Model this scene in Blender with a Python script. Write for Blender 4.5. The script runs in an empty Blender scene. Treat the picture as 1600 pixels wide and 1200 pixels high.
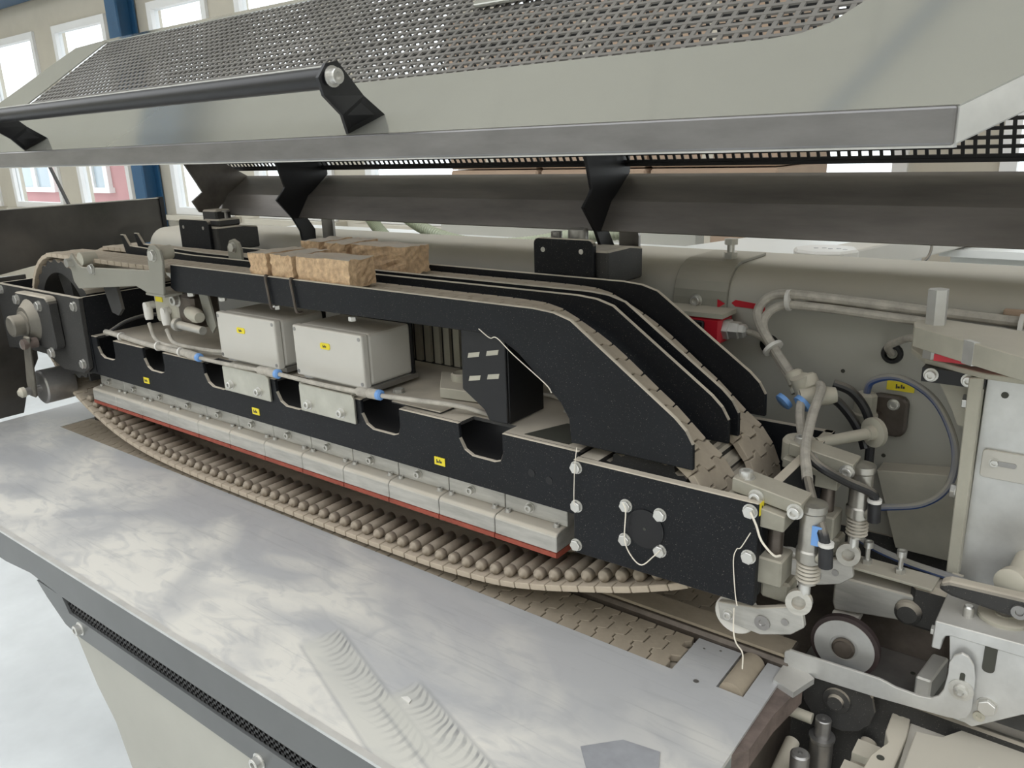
import bpy, bmesh, math, random
from mathutils import Vector, Matrix
random.seed(7)
S = bpy.context.scene
COL = S.collection
# ------------------------------------------------------------ camera, sky, exposure
cam_d = bpy.data.cameras.new('camera'); cam = bpy.data.objects.new('camera', cam_d); COL.objects.link(cam)
cam_d.sensor_width = 36.0; cam_d.lens = 36.0*1247.406/1600; cam_d.clip_start = 0.01; cam_d.clip_end = 200
YAW, PITCH, ROLL = -0.663775623, -0.291819069, -0.0340356968
fw = Vector((math.sin(YAW)*math.cos(PITCH), math.cos(YAW)*math.cos(PITCH), math.sin(PITCH)))
rt = Vector((math.cos(YAW), -math.sin(YAW), 0)); upv = rt.cross(fw)
r_ = rt*math.cos(ROLL)+upv*math.sin(ROLL); u_ = -rt*math.sin(ROLL)+upv*math.cos(ROLL)
M = Matrix((r_, u_, -fw)).transposed().to_4x4(); M.translation = (0, 0, 0.64)
cam.matrix_world = M
S.camera = cam
world = bpy.data.worlds.new('overcast_sky'); S.world = world; world.use_nodes = True
wb = world.node_tree.nodes['Background']; wb.inputs[0].default_value = (0.96, 0.985, 1.0, 1); wb.inputs[1].default_value = 2.0
S.view_settings.view_transform = 'Standard'; S.view_settings.look = 'None'
S.view_settings.gamma = 1.0; S.view_settings.use_curve_mapping = False
S.view_settings.exposure = 0.25

# ------------------------------------------------------------ materials
def mat(name, col, rough=0.5, metal=0.0, var=0.12, scale=6.0, dust=0.0, speck=0.0, spec=0.5, bump=0.0, dustcol=(0.56, 0.50, 0.41), stretch=None, dark=None, dlo=0.1, dhi=0.65):
    m = bpy.data.materials.new(name); m.use_nodes = True
    nt = m.node_tree; N = nt.nodes; L = nt.links
    b = N['Principled BSDF']
    tc = N.new('ShaderNodeTexCoord'); mp = N.new('ShaderNodeMapping'); L.new(tc.outputs['Object'], mp.inputs[0])
    if stretch: mp.inputs['Scale'].default_value = stretch
    no = N.new('ShaderNodeTexNoise'); no.inputs['Scale'].default_value = scale; no.inputs['Detail'].default_value = 5
    no.inputs['Roughness'].default_value = 0.62
    L.new(mp.outputs[0], no.inputs['Vector'])
    cr = N.new('ShaderNodeValToRGB'); L.new(no.outputs['Fac'], cr.inputs[0])
    cr.color_ramp.elements[0].position = 0.3; cr.color_ramp.elements[1].position = 0.72
    d = dark or [c*(1-var) for c in col]
    cr.color_ramp.elements[0].color = (*d, 1); cr.color_ramp.elements[1].color = (*[min(1, c*(1+var)) for c in col], 1)
    out = cr.outputs[0]; rv = None; mv = None
    def mix(a, bcol, fac):
        mx = N.new('ShaderNodeMix'); mx.data_type = 'RGBA'
        L.new(fac, mx.inputs[0]); L.new(a, mx.inputs[6]); mx.inputs[7].default_value = (*bcol, 1)
        return mx.outputs[2]
    def mathn(op, a, bv, clamp=False):
        q = N.new('ShaderNodeMath'); q.operation = op; q.use_clamp = clamp
        L.new(a, q.inputs[0])
        if isinstance(bv, (int, float)): q.inputs[1].default_value = bv
        else: L.new(bv, q.inputs[1])
        return q.outputs[0]
    if speck > 0:
        n2 = N.new('ShaderNodeTexNoise'); n2.inputs['Scale'].default_value = 900; n2.inputs['Detail'].default_value = 1
        L.new(tc.outputs['Object'], n2.inputs['Vector'])
        f = mathn('MULTIPLY', mathn('SUBTRACT', n2.outputs['Fac'], 0.70, True), 7.0, True)
        f = mathn('MULTIPLY', f, speck)
        out = mix(out, (0.5, 0.46, 0.4), f)
    if dust > 0:
        g = N.new('ShaderNodeNewGeometry'); sx = N.new('ShaderNodeSeparateXYZ'); L.new(g.outputs['Normal'], sx.inputs[0])
        mr = N.new('ShaderNodeMapRange'); mr.inputs[1].default_value = dlo; mr.inputs[2].default_value = dhi
        L.new(sx.outputs[2], mr.inputs[0])
        n3 = N.new('ShaderNodeTexNoise'); n3.inputs['Scale'].default_value = 14; n3.inputs['Detail'].default_value = 4
        L.new(tc.outputs['Object'], n3.inputs['Vector'])
        mr2 = N.new('ShaderNodeMapRange'); mr2.inputs[1].default_value = 0.3; mr2.inputs[2].default_value = 0.6; mr2.inputs[3].default_value = 0.75
        L.new(n3.outputs['Fac'], mr2.inputs[0])
        f = mathn('MULTIPLY', mathn('MULTIPLY', mr.outputs[0], mr2.outputs[0]), dust, True)
        out = mix(out, dustcol, f)
        rr = N.new('ShaderNodeMapRange'); L.new(f, rr.inputs[0]); rr.inputs[3].default_value = rough; rr.inputs[4].default_value = 0.9
        L.new(rr.outputs[0], b.inputs['Roughness'])
        if metal > 0:
            rm = N.new('ShaderNodeMapRange'); L.new(f, rm.inputs[0]); rm.inputs[3].default_value = metal; rm.inputs[4].default_value = 0
            L.new(rm.outputs[0], b.inputs['Metallic'])
    else:
        b.inputs['Roughness'].default_value = rough
        b.inputs['Metallic'].default_value = metal
    if metal > 0 and dust > 0: pass
    L.new(out, b.inputs['Base Color'])
    b.inputs['Specular IOR Level'].default_value = spec
    if bump > 0:
        bp = N.new('ShaderNodeBump'); bp.inputs['Strength'].default_value = bump; bp.inputs['Distance'].default_value = 0.002
        n4 = N.new('ShaderNodeTexNoise'); n4.inputs['Scale'].default_value = scale*12; n4.inputs['Detail'].default_value = 3
        L.new(tc.outputs['Object'], n4.inputs['Vector'])
        L.new(n4.outputs['Fac'], bp.inputs['Height']); L.new(bp.outputs[0], b.inputs['Normal'])
    return m
MT = {}
MT['black'] = mat('black_powder_coat', (0.008, 0.009, 0.0115), 0.5, var=0.3, dust=1.0, speck=0.6, spec=0.25)
MT['blackclean'] = mat('black_plastic', (0.008, 0.008, 0.0095), 0.38, var=0.2, speck=0.1, spec=0.4)
MT['blackdusty'] = mat('dusty_black_steel', (0.035, 0.034, 0.033), 0.6, var=0.4, dust=0.9, speck=0.8)
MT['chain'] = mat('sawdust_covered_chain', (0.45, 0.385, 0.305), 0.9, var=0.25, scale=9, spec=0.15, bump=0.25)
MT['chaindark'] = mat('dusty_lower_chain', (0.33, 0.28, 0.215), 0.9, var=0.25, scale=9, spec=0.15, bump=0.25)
MT['roller'] = mat('dusty_roller_steel', (0.33, 0.28, 0.22), 0.65, metal=0.15, var=0.25, scale=20)
MT['alu'] = mat('dusty_aluminium', (0.50, 0.49, 0.46), 0.42, metal=0.55, var=0.22, scale=12, dust=0.75, stretch=(1, 3, 6))
MT['alubr'] = mat('brushed_aluminium', (0.60, 0.60, 0.59), 0.38, metal=0.6, var=0.15, scale=15, dust=0.35)
MT['zinc'] = mat('zinc_plated_plate', (0.50, 0.49, 0.43), 0.35, metal=0.7, var=0.15, scale=18, dust=0.3)
MT['bolt'] = mat('zinc_bolt', (0.62, 0.61, 0.58), 0.33, metal=0.75, var=0.15, scale=60)
MT['steel'] = mat('grey_steel', (0.33, 0.32, 0.31), 0.35, metal=0.8, var=0.2, scale=18)
MT['steelbrown'] = mat('oiled_brown_steel', (0.12, 0.10, 0.085), 0.4, metal=0.6, var=0.35, scale=25)
MT['grey'] = mat('beige_grey_paint', (0.27, 0.263, 0.225), 0.45, var=0.1, scale=4, dust=0.45)
MT['greypanel'] = mat('beige_grey_panel', (0.40, 0.39, 0.345), 0.5, var=0.08, scale=3, dust=0.5)
MT['greyfix'] = mat('dusty_cast_paint', (0.44, 0.42, 0.35), 0.6, var=0.14, scale=14, dust=0.6)
MT['fixdark'] = mat('dusty_cast_alloy', (0.30, 0.285, 0.235), 0.55, metal=0.2, var=0.18, scale=20, dust=0.4)
MT['bearing'] = mat('dark_dusty_cast_iron', (0.13, 0.12, 0.10), 0.55, var=0.25, scale=20, dust=0.5)
MT['cyl'] = mat('dusty_cylinder_tube', (0.42, 0.40, 0.36), 0.3, metal=0.8, var=0.25, scale=25)
MT['boxgrey'] = mat('light_grey_enclosure', (0.56, 0.54, 0.495), 0.42, var=0.05, scale=5, dust=0.4)
MT['hood'] = mat('hood_grey_gloss', (0.40, 0.40, 0.36), 0.07, metal=0.5, var=0.04, scale=3, spec=0.7)
MT['lip'] = mat('worn_steel_lip', (0.20, 0.195, 0.195), 0.3, metal=0.6, var=0.18, scale=10, stretch=(1, 4, 4))
MT['fascia'] = mat('grey_fascia_steel', (0.12, 0.124, 0.124), 0.4, metal=0.2, var=0.12, scale=4)
MT['mesh'] = mat('perforated_grey_steel', (0.15, 0.142, 0.13), 0.55, metal=0.2, var=0.2)
MT['meshdark'] = mat('perforated_black_steel', (0.014, 0.013, 0.013), 0.5, var=0.2)
MT['trough'] = mat('dark_brown_sheet', (0.15, 0.135, 0.12), 0.38, metal=0.4, var=0.3, scale=4, stretch=(1, 5, 5))
MT['smoke'] = mat('smoky_dark_cover', (0.055, 0.051, 0.046), 0.13, var=0.5, scale=4, spec=0.6)
MT['red'] = mat('red_housing', (0.50, 0.015, 0.03), 0.4, var=0.1)
MT['redfelt'] = mat('red_liner', (0.30, 0.065, 0.04), 0.7, var=0.2, scale=30)
MT['yellow'] = mat('yellow_label', (0.80, 0.66, 0.03), 0.5, var=0.06)
MT['ink'] = mat('label_ink', (0.05, 0.05, 0.04), 0.6)
MT['hosegrey'] = mat('dusty_grey_hose', (0.42, 0.39, 0.34), 0.7, var=0.25, scale=50)
MT['hoseblack'] = mat('black_hose', (0.014, 0.014, 0.016), 0.4, var=0.4, scale=40, dust=0.55, dlo=0.45, dhi=1.0)
MT['hoseblue'] = mat('blue_hose', (0.03, 0.07, 0.22), 0.5, var=0.2, scale=40, dust=1.0, dustcol=(0.36, 0.34, 0.29), dlo=-0.35, dhi=0.3)
MT['bluering'] = mat('blue_release_ring', (0.16, 0.34, 0.70), 0.4, var=0.1)
MT['whiteplastic'] = mat('white_plastic', (0.68, 0.66, 0.62), 0.45, var=0.06)
MT['whitepaint'] = mat('white_sheet', (0.74, 0.75, 0.73), 0.4, var=0.04, scale=2)
MT['rubber'] = mat('dark_brown_rubber', (0.035, 0.022, 0.022), 0.6, var=0.2)
MT['hosegreen'] = mat('pale_green_hose', (0.52, 0.56, 0.42), 0.4, var=0.08)
MT['rust'] = mat('rusty_torn_edge', (0.15, 0.115, 0.10), 0.7, var=0.4, scale=30)
MT['tan'] = mat('tan_cardboard', (0.40, 0.29, 0.21), 0.7, var=0.1, scale=3)
MT['bluepaint'] = mat('blue_steel_paint', (0.025, 0.10, 0.21), 0.4, var=0.12, scale=2)
MT['winframe'] = mat('beige_window_frame', (0.55, 0.51, 0.43), 0.5, var=0.05, scale=3)
MT['winwhite'] = mat('white_window_sash', (0.85, 0.85, 0.85), 0.4, var=0.02)
MT['redwall'] = mat('pink_red_render', (0.52, 0.27, 0.28), 0.8, var=0.08, scale=1)
MT['pane'] = mat('grey_blue_pane', (0.42, 0.50, 0.56), 0.15, var=0.1, scale=1)
MT['ceil'] = mat('beige_ceiling_board', (0.62, 0.60, 0.52), 0.7, var=0.06, scale=1)
MT['floor'] = mat('pale_concrete', (0.70, 0.725, 0.74), 0.5, var=0.12, scale=2.5)
MT['ground'] = mat('outdoor_paving', (0.55, 0.54, 0.52), 0.8, var=0.1, scale=1)
MT['scuff_reflection'] = mat('bluish_grey_reflection', (0.36, 0.365, 0.385), 0.4, metal=0.2, var=0.2, scale=14)  # reflection tone painted into the scuff patch on the worktop
MT['web'] = mat('cobweb_thread', (0.78, 0.72, 0.62), 0.9, var=0.15, scale=80)

def glassmat():
    m = bpy.data.materials.new('clear_window_glass'); m.use_nodes = True
    nt = m.node_tree; N = nt.nodes; L = nt.links; N.remove(N['Principled BSDF'])
    t = N.new('ShaderNodeBsdfTransparent'); t.inputs[0].default_value = (0.95, 0.97, 0.98, 1)
    g = N.new('ShaderNodeBsdfGlossy'); g.inputs['Roughness'].default_value = 0.02
    x = N.new('ShaderNodeMixShader'); x.inputs[0].default_value = 0.06
    L.new(t.outputs[0], x.inputs[1]); L.new(g.outputs[0], x.inputs[2]); L.new(x.outputs[0], N['Material Output'].inputs[0])
    return m
MT['glass'] = glassmat()

def foammat():
    m = mat('flecked_chip_foam', (0.86, 0.57, 0.36), 0.95, var=0.3, scale=110, spec=0.1, bump=1.0, dust=0.85, dustcol=(0.68, 0.63, 0.56), dlo=0.5, dhi=0.9)
    return m
MT['foam'] = foammat()

def tablemat():
    m = bpy.data.materials.new('scuffed_dusty_worktop'); m.use_nodes = True
    nt = m.node_tree; N = nt.nodes; L = nt.links; b = N['Principled BSDF']
    tc = N.new('ShaderNodeTexCoord')
    def noise(sc, det, rot=0, st=(1, 1, 1), dist=0):
        mp = N.new('ShaderNodeMapping'); mp.inputs['Rotation'].default_value = (0, 0, rot); mp.inputs['Scale'].default_value = st
        L.new(tc.outputs['Object'], mp.inputs[0])
        n = N.new('ShaderNodeTexNoise'); n.inputs['Scale'].default_value = sc; n.inputs['Detail'].default_value = det; n.inputs['Distortion'].default_value = dist
        L.new(mp.outputs[0], n.inputs['Vector']); return n.outputs['Fac']
    def ramp(f, p0, c0, p1, c1):
        r = N.new('ShaderNodeValToRGB'); L.new(f, r.inputs[0]); e = r.color_ramp.elements
        e[0].position = p0; e[1].position = p1; e[0].color = (*c0, 1) if len(c0) == 3 else c0; e[1].color = (*c1, 1); return r.outputs[0]
    def mixc(a, bb, f):
        x = N.new('ShaderNodeMix'); x.data_type = 'RGBA'; L.new(f, x.inputs[0])
        for s, v in ((6, a), (7, bb)):
            if isinstance(v, tuple): x.inputs[s].default_value = (*v, 1)
            else: L.new(v, x.inputs[s])
        return x.outputs[2]
    def mth(op, a, v, clamp=False):
        q = N.new('ShaderNodeMath'); q.operation = op; q.use_clamp = clamp
        for i, w in enumerate((a, v)):
            if isinstance(w, (int, float)): q.inputs[i].default_value = w
            else: L.new(w, q.inputs[i])
        return q.outputs[0]
    bw = lambda v: (v, v, v)
    sep = N.new('ShaderNodeSeparateXYZ'); L.new(tc.outputs['Object'], sep.inputs[0])
    X, Y = sep.outputs[0], sep.outputs[1]
    # dust film is thick in the middle and front, thin along the chain
    f1 = mth('ADD', noise(3.2, 6, 0.4, (1, 1.6, 1), 1.2), mth('MULTIPLY', mth('SUBTRACT', 0.66, Y), 0.55))
    dustf = ramp(f1, 0.42, bw(0.0), 0.66, bw(1.0))
    base = mixc((0.47, 0.47, 0.475), (0.68, 0.655, 0.60), dustf)
    # broad smudges
    sm = ramp(noise(11, 7, 0.9, (1, 2.2, 1), 2.0), 0.35, bw(1.0), 0.52, bw(0.0))
    base = mixc(base, (0.43, 0.43, 0.435), mth('MULTIPLY', sm, 0.5))
    # scratches
    for rot, sc, st in ((0.45, 5, (1, 26, 1)), (-0.35, 4, (1, 32, 1)), (1.1, 5, (1, 30, 1))):
        s = ramp(noise(sc, 3, rot, st, 0.3), 0.30, bw(1.0), 0.37, bw(0.0))
        base = mixc(base, (0.33, 0.33, 0.335), mth('MULTIPLY', s, 0.22))
    # wiped streaks through the dust (own shape): ribbed smears running along a diagonal
    for (ax, ay, bx, by, w) in ((-0.812, 0.585, -0.52, 0.478, 0.030), (-0.64, 0.565, -0.38, 0.475, 0.030)):
        ln = math.hypot(bx-ax, by-ay); dx, dy = (bx-ax)/ln, (by-ay)/ln
        u = mth('ADD', mth('MULTIPLY', mth('SUBTRACT', X, ax), dx), mth('MULTIPLY', mth('SUBTRACT', Y, ay), dy))
        v = mth('ADD', mth('MULTIPLY', mth('SUBTRACT', X, ax), -dy), mth('MULTIPLY', mth('SUBTRACT', Y, ay), dx))
        av = mth('DIVIDE', mth('ABSOLUTE', v, 0), w)
        inside = mth('MULTIPLY', mth('MULTIPLY', mth('SUBTRACT', 1.0, av), 6.0, True), mth('MULTIPLY', u, 60.0, True))
        inside = mth('MULTIPLY', inside, mth('MULTIPLY', mth('SUBTRACT', ln, u), 40.0, True))
        ph = mth('ADD', mth('MULTIPLY', u, 520.0), mth('MULTIPLY', mth('MULTIPLY', mth('DIVIDE', v, w), mth('DIVIDE', v, w)), 9.0))
        ph = mth('ADD', ph, mth('MULTIPLY', noise(11, 3, 0.6), 22.0))
        rib = mth('MULTIPLY', mth('MULTIPLY', mth('ADD', mth('SINE', ph, 0), 0.1, True), 1.2, True), mth('MULTIPLY', mth('SUBTRACT', noise(26, 3, 0.2), 0.28), 2.6, True))
        side = mth('MULTIPLY', mth('ADD', mth('DIVIDE', v, w), 0.45), 0.85, True)
        base = mixc(base, (0.56, 0.55, 0.50), mth('MULTIPLY', inside, 0.7))
        base = mixc(base, (0.21, 0.21, 0.215), mth('MULTIPLY', mth('MULTIPLY', rib, side), mth('MULTIPLY', inside, 0.85)))
        edge = mth('MULTIPLY', mth('SUBTRACT', 1.0, mth('ABSOLUTE', mth('MULTIPLY', mth('SUBTRACT', av, 1.0), 7.0), 0)), 1.0, True)
        edge = mth('MULTIPLY', edge, mth('MULTIPLY', mth('MULTIPLY', u, 60.0, True), mth('MULTIPLY', mth('SUBTRACT', ln, u), 40.0, True)))
        base = mixc(base, (0.30, 0.30, 0.30), mth('MULTIPLY', edge, 0.5))
    L.new(base, b.inputs['Base Color'])
    rr = N.new('ShaderNodeMapRange'); L.new(dustf, rr.inputs[0]); rr.inputs[3].default_value = 0.33; rr.inputs[4].default_value = 0.62
    L.new(rr.outputs[0], b.inputs['Roughness'])
    b.inputs['Metallic'].default_value = 0.12
    return m
MT['table'] = tablemat()

# ------------------------------------------------------------ builders
def bm_obj(name, bm, m, parent=None, smooth=False):
    me = bpy.data.meshes.new(name); bm.normal_update(); bm.to_mesh(me); bm.free()
    if smooth:
        for p in me.polygons: p.use_smooth = True
        try: me.set_sharp_from_angle(angle=math.radians(35))
        except Exception: pass
    return me_obj(name, me, m, parent)
def me_obj(name, me, m=None, parent=None):
    o = bpy.data.objects.new(name, me)
    if m is not None and len(me.materials) == 0: me.materials.append(MT[m] if isinstance(m, str) else m)
    COL.objects.link(o)
    if parent is not None: adopt(o, parent)
    return o
def wmat(o):
    return ((wmat(o.parent) @ o.matrix_parent_inverse) if o.parent is not None else Matrix.Identity(4)) @ o.matrix_basis
def adopt(o, parent):
    o.parent = parent; o.matrix_parent_inverse = wmat(parent).inverted()
def tag(o, label, cat, group=None, kind=None):
    o['label'] = label; o['category'] = cat
    if group: o['group'] = group
    if kind: o['kind'] = kind
    return o
def thing(name, label, cat, loc, group=None):
    e = bpy.data.objects.new(name, None); COL.objects.link(e); e.location = loc; e.empty_display_size = 0.02
    e.matrix_basis = Matrix.Translation(loc)
    tag(e, label, cat, group); return e
def bevel(bm, w, seg=1, ang=20):
    if w <= 0: return
    ed = [e for e in bm.edges if e.is_manifold and e.calc_face_angle(0) > math.radians(ang)]
    bmesh.ops.bevel(bm, geom=ed, offset=w, segments=seg, affect='EDGES', clamp_overlap=True, profile=0.5)
def add_box(bm, x, y, z):
    vs = [bm.verts.new((a, b, c)) for a in x for b in y for c in z]
    for f in ((0, 1, 3, 2), (4, 6, 7, 5), (0, 4, 5, 1), (2, 3, 7, 6), (0, 2, 6, 4), (1, 5, 7, 3)): bm.faces.new([vs[i] for i in f])
def box(name, x, y, z, m, parent=None, bv=0.0, seg=1):
    bm = bmesh.new(); add_box(bm, x, y, z); bmesh.ops.recalc_face_normals(bm, faces=bm.faces); bevel(bm, bv, seg)
    return bm_obj(name, bm, m, parent)
def boxes(name, lst, m, parent=None):
    bm = bmesh.new()
    for b in lst: add_box(bm, *b)
    bmesh.ops.recalc_face_normals(bm, faces=bm.faces)
    return bm_obj(name, bm, m, parent)
def prism_bm(pts, ax, a0, a1, bv=0.0, seg=1):
    bm = bmesh.new()
    def v(p, a):
        return (a, p[0], p[1]) if ax == 'x' else ((p[0], a, p[1]) if ax == 'y' else (p[0], p[1], a))
    A = [bm.verts.new(v(p, a0)) for p in pts]; B = [bm.verts.new(v(p, a1)) for p in pts]
    bm.faces.new(A); bm.faces.new(B[::-1]); n = len(pts)
    for i in range(n): bm.faces.new((A[i], B[i], B[(i+1) % n], A[(i+1) % n]))
    bmesh.ops.recalc_face_normals(bm, faces=bm.faces); bevel(bm, bv, seg, 40)
    return bm
def prism(name, pts, ax, a0, a1, m, parent=None, bv=0.0, seg=1, smooth=False):
    return bm_obj(name, prism_bm(pts, ax, a0, a1, bv, seg), m, parent, smooth)
def rrect(x0, x1, y0, y1, r, n=4, corners=(1, 1, 1, 1)):
    out = []
    for k, (cx, cy, a) in enumerate(((x1-r, y1-r, 0), (x0+r, y1-r, 90), (x0+r, y0+r, 180), (x1-r, y0+r, 270))):
        if corners[k]:
            for i in range(n+1):
                t = math.radians(a+90*i/n); out.append((cx+r*math.cos(t), cy+r*math.sin(t)))
        else: out.append([(x1, y1), (x0, y1), (x0, y0), (x1, y0)][k])
    return out
def circ(cx, cy, r, n=24, r2=None):
    return [(cx+(r if (i % 2 == 0 or r2 is None) else r2)*math.cos(2*math.pi*i/n), cy+(r if (i % 2 == 0 or r2 is None) else r2)*math.sin(2*math.pi*i/n)) for i in range(n)]
def lathe_bm(prof, seg=20, capped=True):
    """prof: (radius, height) pairs, about local Z"""
    bm = bmesh.new(); rings = []
    for r, h in prof:
        rings.append([bm.verts.new((r*math.cos(2*math.pi*i/seg), r*math.sin(2*math.pi*i/seg), h)) for i in range(seg)])
    for a, b in zip(rings, rings[1:]):
        for i in range(seg): bm.faces.new((a[i], a[(i+1) % seg], b[(i+1) % seg], b[i]))
    if capped:
        bm.faces.new(rings[0][::-1]); bm.faces.new(rings[-1])
    bmesh.ops.recalc_face_normals(bm, faces=bm.faces)
    return bm
def frame(p0, d):
    z = Vector(d).normalized(); x = Vector((0, 0, 1)).cross(z)
    if x.length < 1e-4: x = Vector((1, 0, 0))
    x.normalize(); y = z.cross(x)
    m = Matrix((x, y, z)).transposed().to_4x4(); m.translation = p0; return m
def lathe(name, p0, d, prof, m, parent=None, seg=20, smooth=True):
    bm = lathe_bm(prof, seg); bmesh.ops.transform(bm, matrix=frame(Vector(p0), d), verts=bm.verts)
    return bm_obj(name, bm, m, parent, smooth)
def cyl(name, p0, p1, r, m, parent=None, seg=20, bv=0.0, r2=None):
    p0 = Vector(p0); p1 = Vector(p1); h = (p1-p0).length; r2 = r if r2 is None else r2
    prof = [(r, 0), (r2, h)] if bv <= 0 else [(r-bv, 0), (r, bv), (r2, h-bv), (r2-bv, h)]
    return lathe(name, p0, p1-p0, prof, m, parent, seg)
def smooth_path(pts, n=8):
    P = [Vector(p) for p in pts]
    if len(P) < 3: return P
    Q = [2*P[0]-P[1]]+P+[2*P[-1]-P[-2]]; out = []
    for i in range(1, len(Q)-2):
        a, b, c, d = Q[i-1], Q[i], Q[i+1], Q[i+2]
        for k in range(n):
            t = k/n
            out.append(0.5*((2*b)+(c-a)*t+(2*a-5*b+4*c-d)*t*t+(3*b-a-3*c+d)*t**3))
    out.append(P[-1]); return out
def tube_bm(path, r, seg=10, rf=None):
    bm = bmesh.new(); rings = []; nrm = None; n = len(path)
    for i, p in enumerate(path):
        t = (path[min(i+1, n-1)]-path[max(i-1, 0)]).normalized()
        if nrm is None:
            nrm = t.cross(Vector((0, 0, 1)))
            if nrm.length < 1e-3: nrm = t.cross(Vector((1, 0, 0)))
        nrm = (nrm-t*nrm.dot(t)).normalized(); bn = t.cross(nrm)
        rr = r if rf is None else rf(i)
        rings.append([bm.verts.new(p+rr*(math.cos(2*math.pi*k/seg)*nrm+math.sin(2*math.pi*k/seg)*bn)) for k in range(seg)])
    for a, b in zip(rings, rings[1:]):
        for k in range(seg): bm.faces.new((a[k], a[(k+1) % seg], b[(k+1) % seg], b[k]))
    bm.faces.new(rings[0][::-1]); bm.faces.new(rings[-1])
    bmesh.ops.recalc_face_normals(bm, faces=bm.faces); return bm
def tube(name, pts, r, m, parent=None, seg=10, n=8, smooth=True):
    return bm_obj(name, tube_bm(smooth_path(pts, n), r, seg), m, parent, smooth)
# shared fasteners, axis = local +Z, unit radius
def fast_mesh(kind):
    bm = bmesh.new()
    if kind == 'hex':
        bm2 = prism_bm(circ(0, 0, 1.0, 6), 'z', 0.12, 0.72, 0.07); me = bpy.data.meshes.new('t'); bm2.to_mesh(me); bm.from_mesh(me); bm2.free()
        bm2 = lathe_bm([(1.12, 0), (1.12, 0.12)], 16); me = bpy.data.meshes.new('t'); bm2.to_mesh(me); bm.from_mesh(me); bm2.free()
    else:
        bm2 = lathe_bm([(1.35, 0), (1.35, 0.15), (1.0, 0.15), (1.0, 1.1), (0.9, 1.2), (0.52, 1.2), (0.5, 0.7)], 18)
        me = bpy.data.meshes.new('t'); bm2.to_mesh(me); bm.from_mesh(me); bm2.free()
    me = bpy.data.meshes.new('hex_bolt' if kind == 'hex' else 'socket_screw'); bm.to_mesh(me); bm.free()
    me.materials.append(MT['bolt']); return me
FM = {'hex': fast_mesh('hex'), 'soc': fast_mesh('soc')}
def bolt(p, d, r, parent, kind='hex', name=None):
    o = bpy.data.objects.new(name or ('hex_bolt' if kind == 'hex' else 'socket_screw'), FM[kind]); COL.objects.link(o)
    f = frame(Vector(p), d) @ Matrix.Rotation(random.uniform(0, 1), 4, 'Z') @ Matrix.Diagonal((r, r, r, 1))
    o.matrix_basis = f
    if parent is not None: adopt(o, parent)
    return o
def struct(o): o['kind'] = 'structure'; return o
def print_marks(name, p, xdir, ydir, size, parent):
    """tiny unreadable print on a tag: short ink dashes"""
    x = Vector(xdir).normalized(); y = Vector(ydir).normalized(); z = x.cross(y)
    T = Matrix((x, y, z)).transposed().to_4x4(); T.translation = p
    bm = bmesh.new()
    for k, (u, v, w, h) in enumerate(((-0.55, 0.0, 0.16, 0.62), (-0.28, -0.12, 0.3, 0.26), (0.08, 0.05, 0.18, 0.55), (0.36, -0.08, 0.26, 0.3))):
        add_box(bm, (u*size-w*size/2, u*size+w*size/2), (v*size-h*size/2, v*size+h*size/2), (-0.0002, 0.0002))
    bmesh.ops.recalc_face_normals(bm, faces=bm.faces); bmesh.ops.transform(bm, matrix=T, verts=bm.verts)
    return bm_obj(name, bm, 'ink', parent)
Yf = (0, -1, 0)   # towards the operator side

# ============================================================ SETTING
FZ = -0.92
struct(box('floor', (-14, 6), (-6, 4.5), (FZ-0.05, FZ), 'floor'))
struct(box('wall_front', (-14, 6), (-5.1, -5.0), (FZ, 3.6), 'ceil'))
struct(box('wall_left', (-14.1, -14.0), (-5.0, 4.5), (FZ, 3.6), 'ceil')); struct(box('wall_right', (6.0, 6.1), (-5.0, 4.5), (FZ, 3.6), 'ceil'))
g = box('ground_outside', (-45, 20), (4.62, 40), (FZ-0.3, FZ-0.2), 'ground'); struct(g)
WY = 4.5
glass = [(-13.3, -12.0), (-11.53, -10.2), (-9.72, -8.56), (-7.74, -6.78), (-6.355, -5.3), (-4.9, -3.85), (-3.45, -2.4), (-2.0, -0.95), (-0.55, 0.5), (0.9, 1.95), (2.35, 3.4)]
SILL, HEAD = 0.07, 2.03
wl = [((-14, 6), (WY, WY+0.12), (FZ, SILL)), ((-14, 6), (WY, WY+0.12), (HEAD, 3.6))]
xs = [-14]+[v for gg in glass for v in gg]+[6]
for i in range(0, len(xs), 2): wl.append(((xs[i], xs[i+1]), (WY, WY+0.12), (SILL, HEAD)))
wb_ = struct(boxes('wall_back', wl, 'winframe'))
for i, (a, b) in enumerate(glass):
    w = struct(boxes('window_%d' % (i+1), [((a, a+0.07), (WY-0.03, WY+0.05), (SILL, HEAD)), ((b-0.07, b), (WY-0.03, WY+0.05), (SILL, HEAD)),
        ((a+0.07, b-0.07), (WY-0.03, WY+0.05), (SILL, SILL+0.07)), ((a+0.07, b-0.07), (WY-0.03, WY+0.05), (HEAD-0.07, HEAD))], 'winwhite'))
    box('pane', (a+0.07, b-0.07), (WY+0.01, WY+0.02), (SILL+0.07, HEAD-0.07), 'glass', w)
    box('sill', (a-0.1, b+0.1), (WY-0.12, WY-0.001), (SILL-0.05, SILL-0.002), 'winframe', w)
for i in range(20):
    c = struct(box('ceiling', (-14+i*1.0, -13.012+i*1.0), (0.7, WY), (3.6, 3.7), 'ceil')) if i == 0 else None
    if i == 0: CE = c
    else: box('ceiling_board', (-14+i*1.0, -13.012+i*1.0), (0.7, WY), (3.6, 3.7), 'ceil', CE)
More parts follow.
